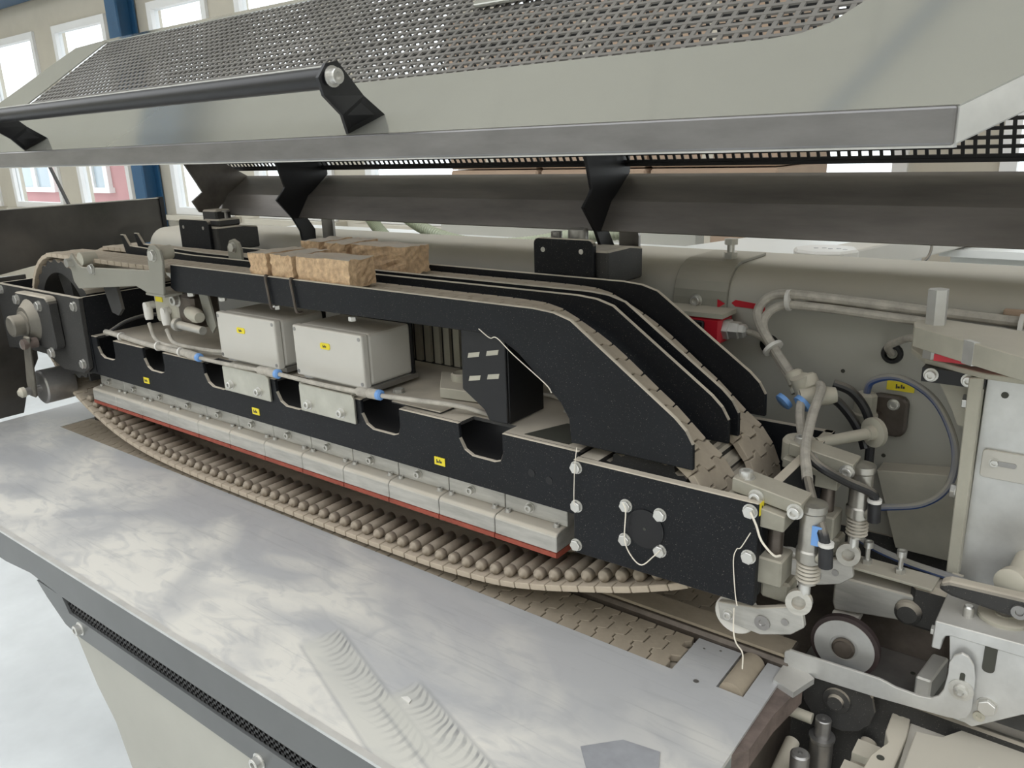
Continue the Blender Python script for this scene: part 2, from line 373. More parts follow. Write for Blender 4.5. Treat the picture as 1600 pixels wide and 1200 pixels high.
def post(name, label, x, y, z, extra=None):
    t = thing(name, label, 'steel column' if z[0] < 0 else 'beam', ((x[0]+x[1])/2, (y[0]+y[1])/2, z[0]))
    box('web_plate', ((x[0]+x[1])/2-0.01, (x[0]+x[1])/2+0.01), y, z, 'bluepaint', t)
    box('flange', x, (y[0], y[0]+0.02), z, 'bluepaint', t); box('flange', x, (y[1]-0.02, y[1]), z, 'bluepaint', t); return t
p = thing('blue_steel_column', 'blue painted steel column standing against the window wall', 'column', (-8.05, 4.39, FZ))
box('flange', (-8.15, -7.96), (4.29, 4.31), (FZ, 3.6), 'bluepaint', p); box('flange', (-8.15, -7.96), (4.465, 4.485), (FZ, 3.6), 'bluepaint', p)
box('web_plate', (-8.07, -8.04), (4.31, 4.465), (FZ, 3.6), 'bluepaint', p)
p = thing('blue_wall_beam', 'blue horizontal steel beam above the tall windows', 'beam', (-11, 4.3, 2.33))
box('flange', (-14, -8.6), (4.22, 4.46), (2.33, 2.36), 'bluepaint', p); box('flange', (-14, -8.6), (4.22, 4.46), (2.62, 2.65), 'bluepaint', p)
box('web_plate', (-14, -8.6), (4.32, 4.36), (2.36, 2.62), 'bluepaint', p)
p = thing('blue_roof_beam', 'blue roof beam crossing the ceiling far left', 'beam', (-6.1, 2.2, 3.3))
box('flange', (-6.4, -5.85), (0.7, 4.4), (3.3, 3.33), 'bluepaint', p); box('web_plate', (-6.14, -6.1), (0.7, 4.4), (3.33, 3.6), 'bluepaint', p)
bm = prism_bm([(-1.66, 1.1), (-1.58, 1.1), (0.2, 3.3), (0.12, 3.3)], 'z', 3.52, 3.56)
tag(bm_obj('blue_roof_brace', bm, 'bluepaint'), 'slim blue diagonal brace under the ceiling above the hood', 'brace')
tag(tube('hanging_rope', [(-9.75, 4.0, 1.2), (-9.2, 4.0, 0.45), (-8.75, 4.0, -0.2), (-8.3, 4.0, -0.9)], 0.02, 'hoseblack', n=2, seg=6), 'thin dark rope slanting down in front of the window', 'rope')
# house outside
h = thing('red_house', 'pinkish red rendered house with white framed windows seen through the glass', 'building', (-16, 7, FZ))
box('facade', (-20.5, -12.7), (7, 7.4), (-0.14, 1.0), 'redwall', h); box('plinth', (-20.5, -12.7), (6.96, 7.4), (FZ-0.2, -0.14), 'winwhite', h); box('roof_band', (-20.7, -12.5), (6.8, 7.6), (1.0, 1.1), 'winwhite', h)
for x0, x1 in ((-20.1, -18.6), (-17.65, -16.05), (-15.2, -14.0)):
    xm = (x0+x1)/2
    w = boxes('house_window', [((x0, x0+0.14), (6.93, 7.02), (0.15, 0.9)), ((x1-0.14, x1), (6.93, 7.02), (0.15, 0.9)), ((x0-0.05, x1+0.05), (6.9, 7.02), (0.06, 0.15)),
        ((x0+0.14, x1-0.14), (6.93, 7.02), (0.80, 0.9)), ((xm-0.08, xm+0.08), (6.93, 7.02), (0.15, 0.80))], 'winwhite', h)
    box('pane', (x0+0.14, xm-0.08), (6.97, 7.01), (0.15, 0.80), 'pane', w); box('pane', (xm+0.08, x1-0.14), (6.97, 7.01), (0.15, 0.80), 'pane', w)

# ============================================================ WORKTOP AND BASE
TF = 0.4655
t = thing('machine_worktop', 'wide dusty grey steel worktop with scuff marks and a slotted front fascia', 'worktop', (-1.2, 0.65, -0.1))
boxes('top_plate', [((-2.235, -0.262), (TF, 0.793), (-0.006, 0)), ((-0.38, -0.321), (0.793, 0.873), (-0.006, 0)), ((-0.287, -0.262), (0.793, 0.873), (-0.006, 0)), ((-2.235, -2.06), (0.793, 1.02), (-0.006, 0))], 'table', t)
fas = [(-2.235, 0.0), (-0.262, 0.0), (-0.262, -0.125), (-1.30, -0.125), (-1.345, -0.118), (-1.40, -0.085), (-1.452, -0.055), (-1.56, -0.066), (-2.235, -0.066)]
vx0, vx1 = -1.335, -0.45
# fascia is built around the vent slot
prism('front_fascia', [(-2.235, 0), (-0.262, 0), (-0.262, -0.062), (-1.35, -0.062), (-1.452, -0.055), (-1.56, -0.066), (-2.235, -0.066)], 'y', TF-0.003, TF+0.002, 'fascia', t)
prism('front_fascia', [(-1.35, -0.062), (-1.335, -0.062), (-1.318, -0.088), (-0.262, -0.088), (-0.262, -0.125), (-1.30, -0.125), (-1.345, -0.118), (-1.40, -0.085), (-1.43, -0.062)], 'y', TF-0.003, TF+0.002, 'fascia', t)
box('edge_strip', (-2.235, -0.262), (TF-0.0045, TF+0.004), (-0.003, 0.0015), 'alubr', t)
box('vent_backing', (-1.34, -0.262), (TF+0.010, TF+0.012), (-0.092, -0.058), 'meshdark', t)
bars = [((-1.34, -0.262), (TF+0.001, TF+0.004), (z-0.0022, z+0.0022)) for z in (-0.0665, -0.0755, -0.0845)]
x = -1.335
while x < -0.27:
    bars.append(((x, x+0.0035), (TF+0.001, TF+0.004), (-0.088, -0.062))); x += 0.0105
vg = boxes('vent_grille', bars, 'meshdark', t); vg['kind'] = 'stuff'
bolt((-1.285, TF-0.003, -0.104), Yf, 0.009, t, 'soc'); bolt((-0.80, TF-0.003, -0.118), Yf, 0.009, t, 'soc')
cyl('idler_roller', (-0.304, 0.797, -0.006), (-0.304, 0.869, -0.006), 0.0155, 'chaindark', t, 24)
for (px, py) in ((-0.345, 0.788), (-0.365, 0.855), (-0.345, 0.862)): cyl('flush_screw', (px, py, -0.001), (px, py, 0.0006), 0.0035 if py < 0.8 else 0.0015, 'steel', t, 14)
prism('torn_edge', [(-0.262, 0.70), (-0.25, 0.72), (-0.248, 0.79), (-0.238, 0.86), (-0.262, 0.87)], 'z', -0.03, -0.004, 'rust', t)
prism('bent_corner', [(-0.268, 0.84), (-0.24, 0.83), (-0.228, 0.87), (-0.25, 0.885), (-0.268, 0.876)], 'z', -0.004, 0.004, 'alubr', t)
b = thing('machine_pedestal', 'beige grey tapered pedestal cabinet below the worktop fascia', 'pedestal', (-0.8, 0.6, FZ))
prism('base_panel', [(-1.338, -0.10), (-0.262, -0.10), (-0.262, FZ), (-1.15, FZ), (-1.17, -0.6), (-1.22, -0.357), (-1.247, -0.278), (-1.292, -0.222), (-1.338, -0.132)], 'y', 0.472, 0.76, 'greypanel', b)
tag(prism('dust_chip', [(-0.622, 0.5555), (-0.606, 0.553), (-0.608, 0.559), (-0.616, 0.561)], 'z', 0.0003, 0.0018, 'whiteplastic'), 'tiny white chip lying on the smeared worktop dust', 'chip')
tag(prism('reflection_patch', [(-0.40, 0.612), (-0.367, 0.648), (-0.325, 0.655), (-0.30, 0.60), (-0.36, 0.57)], 'z', 0.0003, 0.0012, 'scuff_reflection'), 'bluish grey scuff patch with its reflection painted in, near the front of the worktop', 'scuff_reflection')  # thin flat patch standing in for a reflecting scuff on the top plate

# ============================================================ CHAINS
PP = 0.028
JO = [(0, 0), (.12, .03), (.20, -.2), (.33, -.18), (.35, .17), (.60, .15), (.66, -.28), (.77, -.27), (.80, -.12), (1, -.13)]
def pad_mesh(name, w, th, m):
    g = 0.0009
    left = [(o*PP+g-PP/2, w*(1-tt)) for tt, o in JO]; right = [(o*PP-g+PP/2, w*(1-tt)) for tt, o in JO][::-1]
    bm = prism_bm(left+right, 'z', -th, 0)
    bevel(bm, 0.0008, 1, 60)
    me = bpy.data.meshes.new(name); bm.to_mesh(me); bm.free(); me.materials.append(MT[m]); return me
def lower_chain(label, y0, x0, x1):
    t = thing('lower_transport_chain', label, 'chain', ((x0+x1)/2, y0, -0.03))
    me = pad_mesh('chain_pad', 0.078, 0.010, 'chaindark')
    x = x1-PP/2-0.004
    while x > x0:
        o = bpy.data.objects.new('chain_pad', me); COL.objects.link(o)
        o.matrix_basis = Matrix.Translation((x, y0, -0.0012+random.uniform(-.0005, .0003))); adopt(o, t); x -= PP
    box('chain_bed', (x0, x1), (y0-0.002, y0+0.082), (-0.03, -0.014), 'blackdusty', t); return t
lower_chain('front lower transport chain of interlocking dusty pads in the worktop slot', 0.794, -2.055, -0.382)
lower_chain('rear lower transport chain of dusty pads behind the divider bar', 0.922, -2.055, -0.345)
d = thing('chain_divider_bar', 'low dusty steel divider bar between the two lower chains', 'bar', (-1.1, 0.9, 0))
prism('bar', [(0.874, -0.012), (0.874, 0.004), (0.878, 0.010), (0.893, 0.012), (0.896, 0.016), (0.914, 0.016), (0.919, 0.011), (0.919, -0.012)], 'x', -2.05, -0.262, 'steelbrown', d, 0.001)
box('bar_dust', (-2.0, -0.264), (0.876, 0.917), (0.0120, 0.0165), 'chaindark', d, 0.002)
r = thing('rear_bed_plate', 'dark dusty bed plate behind the rear lower chain with an idler roller', 'plate', (-1, 1.1, 0))
box('plate', (-2.05, -0.255), (1.004, 1.15), (-0.012, -0.002), 'steelbrown', r); cyl('idler_roller', (-0.31, 0.925, -0.006), (-0.31, 1.0, -0.006), 0.017, 'chaindark', r, 20)
box('end_plate', (-0.29, -0.255), (0.921, 1.004), (-0.012, 0.0), 'steelbrown', r)

def loop_path():
    P = []
    cx, cz, R = -1.91, 0.288, 0.152
    for a in range(195, 89, -7): P.append((cx+R*math.cos(math.radians(a)), cz+R*math.sin(math.radians(a))))
    for x in (-1.8, -1.6, -1.4, -1.2, -1.0, -0.8, -0.66): P.append((x, 0.440-(x+1.9)*0.004))
    P += [(-0.60, 0.430), (-0.55, 0.409), (-0.504, 0.383), (-0.45, 0.343), (-0.418, 0.319)]
    c2x, c2z, R2 = -0.440, 0.190, 0.113
    for a in range(58, -14, -12): P.append((c2x+R2*math.cos(math.radians(a)), c2z+R2*math.sin(math.radians(a))))
    P += [(-0.338, 0.143), (-0.362, 0.122), (-0.416, 0.098), (-0.462, 0.081), (-0.521, 0.062), (-0.585, 0.043), (-0.654, 0.027), (-0.728, 0.018), (-0.80, 0.0125), (-0.94, 0.009), (-1.1, 0.0075), (-1.3, 0.0075), (-1.46, 0.009),
          (-1.58, 0.014), (-1.674, 0.023), (-1.765, 0.040), (-1.849, 0.066), (-1.904, 0.088), (-1.975, 0.125), (-2.03, 0.185)]
    return P
def upper_chain(label, y0, rollers):
    P = smooth_path([(x, 0, z) for x, z in loop_path()], 6); P.append(P[0].copy())
    L = [0]
    for a, b in zip(P, P[1:]): L.append(L[-1]+(b-a).length)
    n = int(L[-1]/PP); stp = L[-1]/n
    t = thing('upper_pressure_chain', label, 'chain', (-1.1, y0, 0.008))
    me = pad_mesh('chain_pad', 0.080, 0.009, 'chain')
    rb = lathe_bm([(0.004, -0.004), (0.0045, -0.001), (0.0078, 0), (0.0085, 0.002), (0.0085, 0.011), (0.0076, 0.0115), (0.0076, 0.013), (0.0085, 0.0135), (0.0085, 0.064)], 12)
    bmesh.ops.transform(rb, matrix=Matrix.Rotation(math.radians(-90), 4, 'X'), verts=rb.verts)
    rm = bpy.data.meshes.new('roller'); rb.to_mesh(rm); rb.free(); rm.materials.append(MT['roller'])
    for p_ in rm.polygons: p_.use_smooth = True
    j = 0
    for i in range(n):
        s = (i+0.5)*stp
        while L[j+1] < s: j += 1
        f = (s-L[j])/(L[j+1]-L[j]); p = P[j].lerp(P[j+1], f); d = (P[j+1]-P[j]).normalized()
        nr = Vector((-d.z, 0, d.x))        # outward (path runs clockwise seen from the front)
        T = Matrix((d, Vector((0, 1, 0)), nr)).transposed().to_4x4(); T.translation = (p.x, y0, p.z)
        o = bpy.data.objects.new('chain_pad', me); COL.objects.link(o); o.matrix_basis = T; adopt(o, t)
        if rollers and p.z < 0.16 and -1.9 < p.x < -0.40:
            q = bpy.data.objects.new('roller', rm); COL.objects.link(q)
            T2 = T.copy(); T2.translation = Vector((p.x, y0+0.011, p.z))-nr*0.0175; q.matrix_basis = T2; adopt(q, t)
    return t
upper_chain('front upper pressure chain sagging onto the lower chain, its rollers showing', 0.7905, True)
upper_chain('rear upper pressure chain of dusty pads between the two rear guide rails', 0.919, False)

# ============================================================ GUIDE RAILS
top = [(-1.403, 0.448), (-0.575, 0.4455), (-0.545, 0.443), (-0.520, 0.436), (-0.380, 0.338), (-0.366, 0.325), (-0.357, 0.310), (-0.356, 0.279)]
bot1 = [(-0.521, 0.279), (-0.524, 0.310), (-0.536, 0.329), (-0.60, 0.384), (-0.625, 0.398), (-0.655, 0.404), (-1.40, 0.398), (-1.414, 0.404)]
bot2 = [(-0.48, 0.279), (-0.62, 0.36), (-0.66, 0.392), (-1.40, 0.398), (-1.414, 0.404)]
for nm, y, bt, lb, x0 in (('a', 0.782, bot1, 'front black guide rail with the sloping end, nearest the junction boxes', -1.403), ('b', 0.8815, bot2, 'black guide rail right behind the front chain strand', -1.75),
        ('c', 0.9125, bot2, 'black guide rail right before the rear chain strand', -1.75), ('d', 1.0035, bot2, 'rearmost black guide rail next to the rounded grey beam', -1.45)):
    o = list(top); bb = list(bt)
    if x0 == -1.75:
        o = [(-1.77, 0.478), (-1.755, 0.478), (-1.735, 0.455), (-1.50, 0.448)]+o[1:]; bb = bb[:-2]+[(-1.40, 0.40), (-1.60, 0.418), (-1.755, 0.432)]
    elif x0 == -1.45:
        o = [(-1.55, 0.448)]+o[1:]; bb = bb[:-2]+[(-1.55, 0.40)]
    tag(prism('guide_rail', o+bb, 'y', y, y+0.006, 'black', None, 0.0012), lb, 'guide rail', 'black chain guide rails')
# mounting bracket under the front rail
t = thing('rail_bracket', 'black slotted angle bracket holding up the front guide rail', 'bracket', (-0.68, 0.82, 0.29))
prism('angle_plate', [(-0.712, 0.400), (-0.636, 0.400), (-0.636, 0.276), (-0.668, 0.276), (-0.676, 0.290), (-0.714, 0.314)], 'y', 0.80, 0.806, 'blackclean', t, 0.001)
box('side_plate', (-0.642, -0.636), (0.806, 0.886), (0.274, 0.400), 'blackclean', t, 0.001)
for (x, z) in ((-0.690, 0.367), (-0.657, 0.374), (-0.690, 0.334), (-0.657, 0.341)):
    prism('slot', [(x-0.011, z-0.006), (x+0.009, z-0.002), (x+0.011, z+0.005), (x-0.009, z+0.001)], 'y', 0.7992, 0.8002, 'greyfix', t)
for x in (-1.36, -1.26, -1.105, -0.92): tag(cyl('rail_stud', (x, 0.79, 0.391), (x, 0.79, 0.3985), 0.0065, 'bolt', None, 6, 0.001), {-1.36: 'leftmost zinc stud nut under the front guide rail', -1.26: 'zinc stud nut under the front rail above the left junction box', -1.105: 'zinc stud nut under the front rail between the cable ties', -0.92: 'zinc stud nut under the front rail above the right junction box'}[x], 'nut', 'stud nuts under the front rail')

# ============================================================ FOAM BLOCKS AND TIES
def foam(label, x0, x1, y0, y1, z0, z1):
    bm = bmesh.new(); add_box(bm, (x0, x1), (y0, y1), (z0, z1)); bmesh.ops.recalc_face_normals(bm, faces=bm.faces)
    bmesh.ops.subdivide_edges(bm, edges=bm.edges[:], cuts=6, use_grid_fill=True)
    for v in bm.verts:
        v.co += Vector((random.uniform(-1, 1), random.uniform(-1, 1), random.uniform(-1, 1)))*0.0015
    t = bm_obj('foam_block', bm, 'foam'); tag(t, label, 'foam block', 'chip foam blocks on the guide rails')
    return t
foam('left chip foam block of the front trio, dusty on top', -1.165, -1.118, 0.789, 0.872, 0.4405, 0.482)
foam('middle chip foam block of the front trio between the cable ties', -1.105, -1.052, 0.789, 0.872, 0.4405, 0.482)
foam('largest right chip foam block of the front trio', -1.04, -0.918, 0.789, 0.842, 0.4405, 0.482)
foam('left chip foam block of the rear trio', -1.195, -1.145, 0.921, 1.0, 0.4405, 0.485)
foam('middle chip foam block of the rear trio', -1.13, -1.075, 0.921, 1.0, 0.4405, 0.485)
foam('largest right chip foam block of the rear trio', -1.06, -0.93, 0.921, 0.976, 0.4405, 0.485)
for x, lb in ((-1.111, 'left dark cable tie looped round the front rail by the foam'), (-1.046, 'right dark cable tie looped round the front rail by the foam')):
    tag(tube('cable_tie', [(x, 0.785, 0.446), (x, 0.7795, 0.448), (x, 0.7785, 0.44), (x+0.003, 0.7785, 0.42), (x+0.006, 0.7785, 0.398), (x+0.006, 0.784, 0.393), (x+0.006, 0.79, 0.393)], 0.0022, 'steelbrown', seg=6), lb, 'cable tie', 'cable ties round the front rail')

# ============================================================ PRESSURE BEAM
t = thing('pressure_beam', 'long black pressure beam with cut-outs, press pads and clamp plates', 'beam', (-1.15, 0.8, 0.1))
BY = 0.777; ZT = 0.272; ZB = 0.184
cut = [(-1.742, -1.668), (-1.55, -1.474), (-1.334, -1.262), (-1.118, -1.046), (-0.905, -0.822), (-0.705, -0.628)]
pts = [(-1.80, ZB), (-1.80, ZT)]
for a, b in cut:
    pts += [(a, ZT), (a+0.001, 0.250), (a+0.010, 0.235), (a+0.024, 0.2285), (b-0.014, 0.2285), (b-0.004, 0.232), (b, 0.242), (b, ZT)]
pts += [(-0.507, ZT), (-0.507, ZB)]
prism('front_sheet', pts, 'y', BY, BY+0.006, 'black', t, 0.001)
pts = [(-1.80, BY+0.006)]
for a, b in cut: pts += [(a, BY+0.006), (a, BY+0.034), (b, BY+0.034), (b, BY+0.006)]
pts += [(-0.507, BY+0.006), (-0.507, 1.0), (-1.80, 1.0)]
prism('top_sheet', pts, 'z', ZT-0.005, ZT, 'blackdusty', t)
box('rear_sheet', (-1.80, -0.507), (0.994, 1.0), (ZB, ZT-0.005), 'black', t)
box('inner_core', (-1.79, -0.51), (0.822, 0.99), (0.188, 0.262), 'blackclean', t)
box('left_end', (-1.803, -1.797), (BY, 0.88), (ZB, ZT), 'black', t)
for x in (-0.58, -0.552): cyl('threaded_hole', (x, BY-0.0006, 0.226 if x < -.56 else 0.222), (x, BY+0.001, 0.226 if x < -.56 else 0.222), 0.0055, 'blackclean', t, 14)
for i, (a, b) in enumerate(((-1.262, -1.128), (-1.046, -0.914))):
    c = prism('clamp_plate', [(a, 0.276), (a+0.006, 0.2785), (b-0.006, 0.2785), (b, 0.272), (b, 0.231), (a, 0.231)], 'y', BY-0.006, BY-0.0005, 'zinc', t, 0.0012)
    box('clamp_lip', (a, b-0.004), (BY-0.004, BY+0.05), (0.2745, 0.2785), 'zinc', c)
    bolt((a+0.022, BY-0.006, 0.245), Yf, 0.0062, c, 'soc'); bolt((b-0.030, BY-0.006, 0.245), Yf, 0.0062, c, 'soc')
for x, z in ((-1.552, 0.203), (-1.183, 0.203), (-0.744, 0.206)):
    q = box('yellow_label', (x-0.010, x+0.010), (BY-0.0012, BY), (z-0.006, z+0.006), 'yellow', t)
    print_marks('label_print', (x, BY-0.0016, z), (1, 0, 0), (0, 0, 1), 0.009, q)
# press pads and guide blocks, 12 at 108 mm
pad_prof = [(0.797, 0.106), (0.797, 0.130), (0.801, 0.1345), (0.826, 0.1375), (0.862, 0.1375), (0.862, 0.106)]
for i in range(12):
    x0 = -1.852+i*0.108
    pm = prism('press_pad', pad_prof, 'x', x0+0.0006, x0+0.1074, 'alu', t, 0.0012)
    prism('red_liner', [(0.7962, 0.1055), (0.7962, 0.099), (0.800, 0.097), (0.860, 0.097), (0.8635, 0.1055)], 'x', x0+0.001, x0+0.107, 'redfelt', pm)
    for xx in (x0+0.012, x0+0.096): bolt((xx, 0.815, 0.1358), (0, 0, 1), 0.0042, pm, 'soc')
    xb = -1.848+i*0.108
    gb = box('guide_block', (xb+0.0007, xb+0.1073), (0.818, 0.86), (0.1375, 0.184), 'alu', t, 0.001)
    bolt((-1.80+i*0.108-0.003, 0.818, 0.151), Yf, 0.0058, gb, 'soc')
    box('spacer_clip', (xb+0.045, xb+0.062), (0.812, 0.818), (0.176, 0.184), 'blackclean', gb)
prism('end_stop', [(0.797, 0.150), (0.835, 0.150), (0.835, 0.184), (0.797, 0.184)], 'x', -1.857, -1.849, 'blackclean', t)

# things resting on / fixed to the beam
for i, (a, b, lb, lx) in enumerate(((-1.287, -1.118, 'left light grey junction box with a yellow tag', -1.215), (-1.070, -0.904, 'right light grey junction box with a yellow tag and bright side', -0.99))):
    j = thing('junction_box', lb, 'junction box', ((a+b)/2, 0.84, 0.2785), 'grey junction boxes on the beam')
    z0, z1 = 0.286, 0.369
    box('box_body', (a+0.001, b-0.001), (0.803, 0.895), (z0, z1), 'boxgrey', j, 0.005, 2)
    box('lid', (a, b), (0.789, 0.8035), (z0-0.001, z1+0.001), 'boxgrey', j, 0.003, 2)
    box('base_plate', (a+0.004, b+0.006), (0.80, 0.90), (0.2785, 0.2865), 'steel', j)
    box('rear_seal', (a-0.001, b+0.003), (0.893, 0.897), (z0-0.003, z1+0.003), 'blackclean', j)
    for sx in (a+0.006, b-0.006):
        for sz in (z0+0.006, z1-0.006): cyl('lid_screw', (sx, 0.7885, sz), (sx, 0.7900, sz), 0.0032, 'steel', j, 12)
    q = prism('yellow_tag', rrect(lx-0.0115, lx+0.0115, 0.338, 0.348, 0.003, 3), 'y', 0.7878, 0.789, 'yellow', j)
    print_marks('tag_print', (lx, 0.7874, 0.343), (1, 0, 0), (0, 0, 1), 0.007, q)

# ============================================================ RIGHT END HOUSING AND WHEELS
t = thing('end_housing', 'black bolted end housing with a round axle cap, nearest the camera', 'housing', (-0.39, 0.85, 0.14))
prism('front_plate', [(-0.507, 0.266), (-0.272, 0.267), (-0.272, 0.143), (-0.507, 0.138)], 'y', 0.765, 0.777, 'black', t, 0.0012)
prism('end_wall', [(0.777, 0.267), (1.03, 0.267), (1.03, 0.20), (0.80, 0.20), (0.785, 0.15), (0.777, 0.15)], 'x', -0.284, -0.272, 'black', t, 0.001)
box('rear_plate', (-0.507, -0.272), (1.02, 1.03), (0.14, 0.267), 'black', t); box('cross_bar', (-0.505, -0.478), (0.777, 1.02), (0.256, 0.266), 'blackdusty', t)
cyl('axle_cap', (-0.406, 0.7665, 0.2), (-0.406, 0.7635, 0.2), 0.0245, 'blackclean', t, 36); cyl('axle_hole', (-0.406, 0.764, 0.2), (-0.406, 0.7630, 0.2), 0.002, 'ink', t, 10)
for (x, z) in ((-0.502, 0.256), (-0.502, 0.204), (-0.503, 0.150), (-0.432, 0.223), (-0.387, 0.223), (-0.433, 0.178), (-0.386, 0.177), (-0.281, 0.256), (-0.280, 0.202)):
    bolt((x, 0.765, z), Yf, 0.0075, t)
q = prism('yellow_label', [(0.767, 0.252), (0.790, 0.252), (0.790, 0.266), (0.767, 0.266)], 'x', -0.2722, -0.2712, 'yellow', t)
print_marks('label_print', (-0.2708, 0.778, 0.259), (0, 1, 0), (0, 0, 1), 0.010, q)
def wheel(name, label, cx, cz, R, y0, y1, teeth):
    w = thing(name, label, 'wheel', (cx, y0, cz-R))
    bm = bmesh.new()
    def ring(r, y, tt=None): return [bm.verts.new((cx+(r if (tt is None or i % 4 < 2) else r-0.006)*math.cos(2*math.pi*i/96), y, cz+(r if (tt is None or i % 4 < 2) else r-0.006)*math.sin(2*math.pi*i/96))) for i in range(96)]
    rs = [ring(R, y0, 1), ring(R, y1, 1), ring(R-0.03, y1), ring(R-0.03, y0)]
    for a, b in zip(rs, rs[1:]+rs[:1]):
        for i in range(96): bm.faces.new((a[i], b[i], b[(i+1) % 96], a[(i+1) % 96]))
    bmesh.ops.recalc_face_normals(bm, faces=bm.faces); bm_obj('rim', bm, 'blackdusty', w)
    for k in range(5):
        a = 2*math.pi*k/5+0.5; b2 = 0.20
        pp = [(cx+rr*math.cos(a+s*b2*ff), cz+rr*math.sin(a+s*b2*ff)) for rr, s, ff in ((0.03, -1, 3), (R-0.025, -1, 1.3), (R-0.025, 1, 1.3), (0.03, 1, 3))]
        prism('spoke', pp, 'y', y0+0.02, y1-0.02, 'blackdusty', w)
    cyl('hub', (cx, y0+0.004, cz), (cx, y1, cz), 0.045, 'blackdusty', w, 28)
    return w
wheel('sprocket', 'large dark spoked chain wheel at the far left end of the machine', -1.91, 0.288, 0.138, 0.796, 0.995, 1)
wheel('sprocket', 'dark chain wheel inside the right end housing under the chain pads', -0.425, 0.205, 0.078, 0.796, 0.995, 1)

# ============================================================ LEFT DRIVE HOUSING
t = thing('drive_housing', 'black drive housing with a square flange bearing at the left end', 'housing', (-1.97, 0.85, 0.18))
prism('front_plate', [(-2.19, 0.357), (-1.762, 0.356), (-1.772, 0.20), (-1.80, 0.185), (-1.90, 0.180), (-1.98, 0.205), (-2.07, 0.205), (-2.19, 0.195)], 'y', 0.765, 0.775, 'blackdusty', t, 0.001)
prism('side_plate', [(0.775, 0.356), (1.03, 0.356), (1.03, 0.19), (0.775, 0.19)], 'x', -1.772, -1.763, 'black', t)
prism('side_plate', [(0.775, 0.356), (1.03, 0.356), (1.03, 0.19), (0.775, 0.19)], 'x', -2.19, -2.18, 'black', t)
fb = prism('bearing_flange', rrect(-2.035, -1.862, 0.232, 0.352, 0.015, 4), 'y', 0.742, 0.765, 'blackdusty', t, 0.003)
lathe('bearing_hub', (-1.965, 0.742, 0.29), Yf, [(0.05, 0), (0.04, 0.010), (0.034, 0.016)], 'bearing', t, 28)
lathe('bearing_cap', (-1.965, 0.727, 0.285), Yf, [(0.03, 0), (0.03, 0.004), (0.024, 0.006), (0.024, 0.028), (0.020, 0.031)], 'bearing', t, 28)
for (x, z) in ((-2.015, 0.335), (-1.905, 0.330), (-2.03, 0.226), (-1.885, 0.226)): bolt((x, 0.742, z), Yf, 0.011, t)
for (x, z) in ((-2.16, 0.343), (-1.785, 0.336), (-1.793, 0.207)): bolt((x, 0.765, z), Yf, 0.010, t)
t = thing('tension_lever', 'hanging rusty lever with a round steel counter roller at far left', 'lever', (-1.95, 0.70, 0.10))
prism('lever_arm', [(-1.952, 0.262), (-1.925, 0.262), (-1.945, 0.16), (-1.955, 0.115), (-1.985, 0.115), (-1.985, 0.15)], 'y', 0.712, 0.720, 'bearing', t, 0.003)
cyl('pivot', (-1.94, 0.705, 0.245), (-1.94, 0.735, 0.245), 0.012, 'rust', t); cyl('shaft', (-1.972, 0.70, 0.13), (-1.972, 0.78, 0.13), 0.009, 'steel', t)
lathe('counter_roller', (-1.972, 0.735, 0.132), (0, 1, 0), [(0.036, 0), (0.040, 0.003), (0.040, 0.065), (0.036, 0.068)], 'steel', t, 28)
lathe('lever_tip', (-1.972, 0.700, 0.13), Yf, [(0.012, 0), (0.012, 0.008), (0.006, 0.014)], 'greyfix', t, 16)

t = thing('lever_bracket', 'beige grey lever bracket bolted across the left end of the rails', 'bracket', (-1.6, 0.77, 0.38))
prism('lever_plate', [(-1.772, 0.438), (-1.757, 0.452), (-1.735, 0.430), (-1.72, 0.425), (-1.45, 0.436), (-1.448, 0.470), (-1.438, 0.482), (-1.418, 0.485), (-1.402, 0.476), (-1.398, 0.455), (-1.412, 0.392), (-1.47, 0.392), (-1.508, 0.402), (-1.75, 0.378), (-1.766, 0.392)], 'y', 0.765, 0.770, 'grey', t, 0.001)
box('foot_flange', (-1.475, -1.408), (0.765, 0.80), (0.388, 0.392), 'grey', t)
cyl('roller_pin', (-1.757, 0.752, 0.433), (-1.757, 0.765, 0.433), 0.009, 'bolt', t); cyl('spacer_roller', (-1.73, 0.770, 0.440), (-1.73, 0.800, 0.440), 0.014, 'greyfix', t, 24)
bolt((-1.672, 0.765, 0.424), Yf, 0.010, t); bolt((-1.425, 0.765, 0.465), Yf, 0.010, t)
cyl('spacer_roller', (-1.425, 0.770, 0.468), (-1.425, 0.80, 0.468), 0.013, 'greyfix', t, 20)
t = thing('rail_lug', 'small grey lug with a bolt on the rear guide rail', 'lug', (-1.36, 0.90, 0.44))
prism('lug_plate', [(-1.385, 0.440), (-1.385, 0.468), (-1.377, 0.480), (-1.362, 0.484), (-1.348, 0.478), (-1.342, 0.465), (-1.342, 0.440)], 'y', 0.893, 0.899, 'grey', t, 0.001)
bolt((-1.364, 0.893, 0.468), Yf, 0.009, t)
prism('black_plate', [(-1.70, 0.40), (-1.64, 0.40), (-1.63, 0.34), (-1.65, 0.325), (-1.675, 0.33)], 'y', 0.79, 0.796, 'blackdusty', thing('hanging_tab', 'dark hanging tab below the beige lever bracket', 'tab', (-1.66, 0.79, 0.325)))

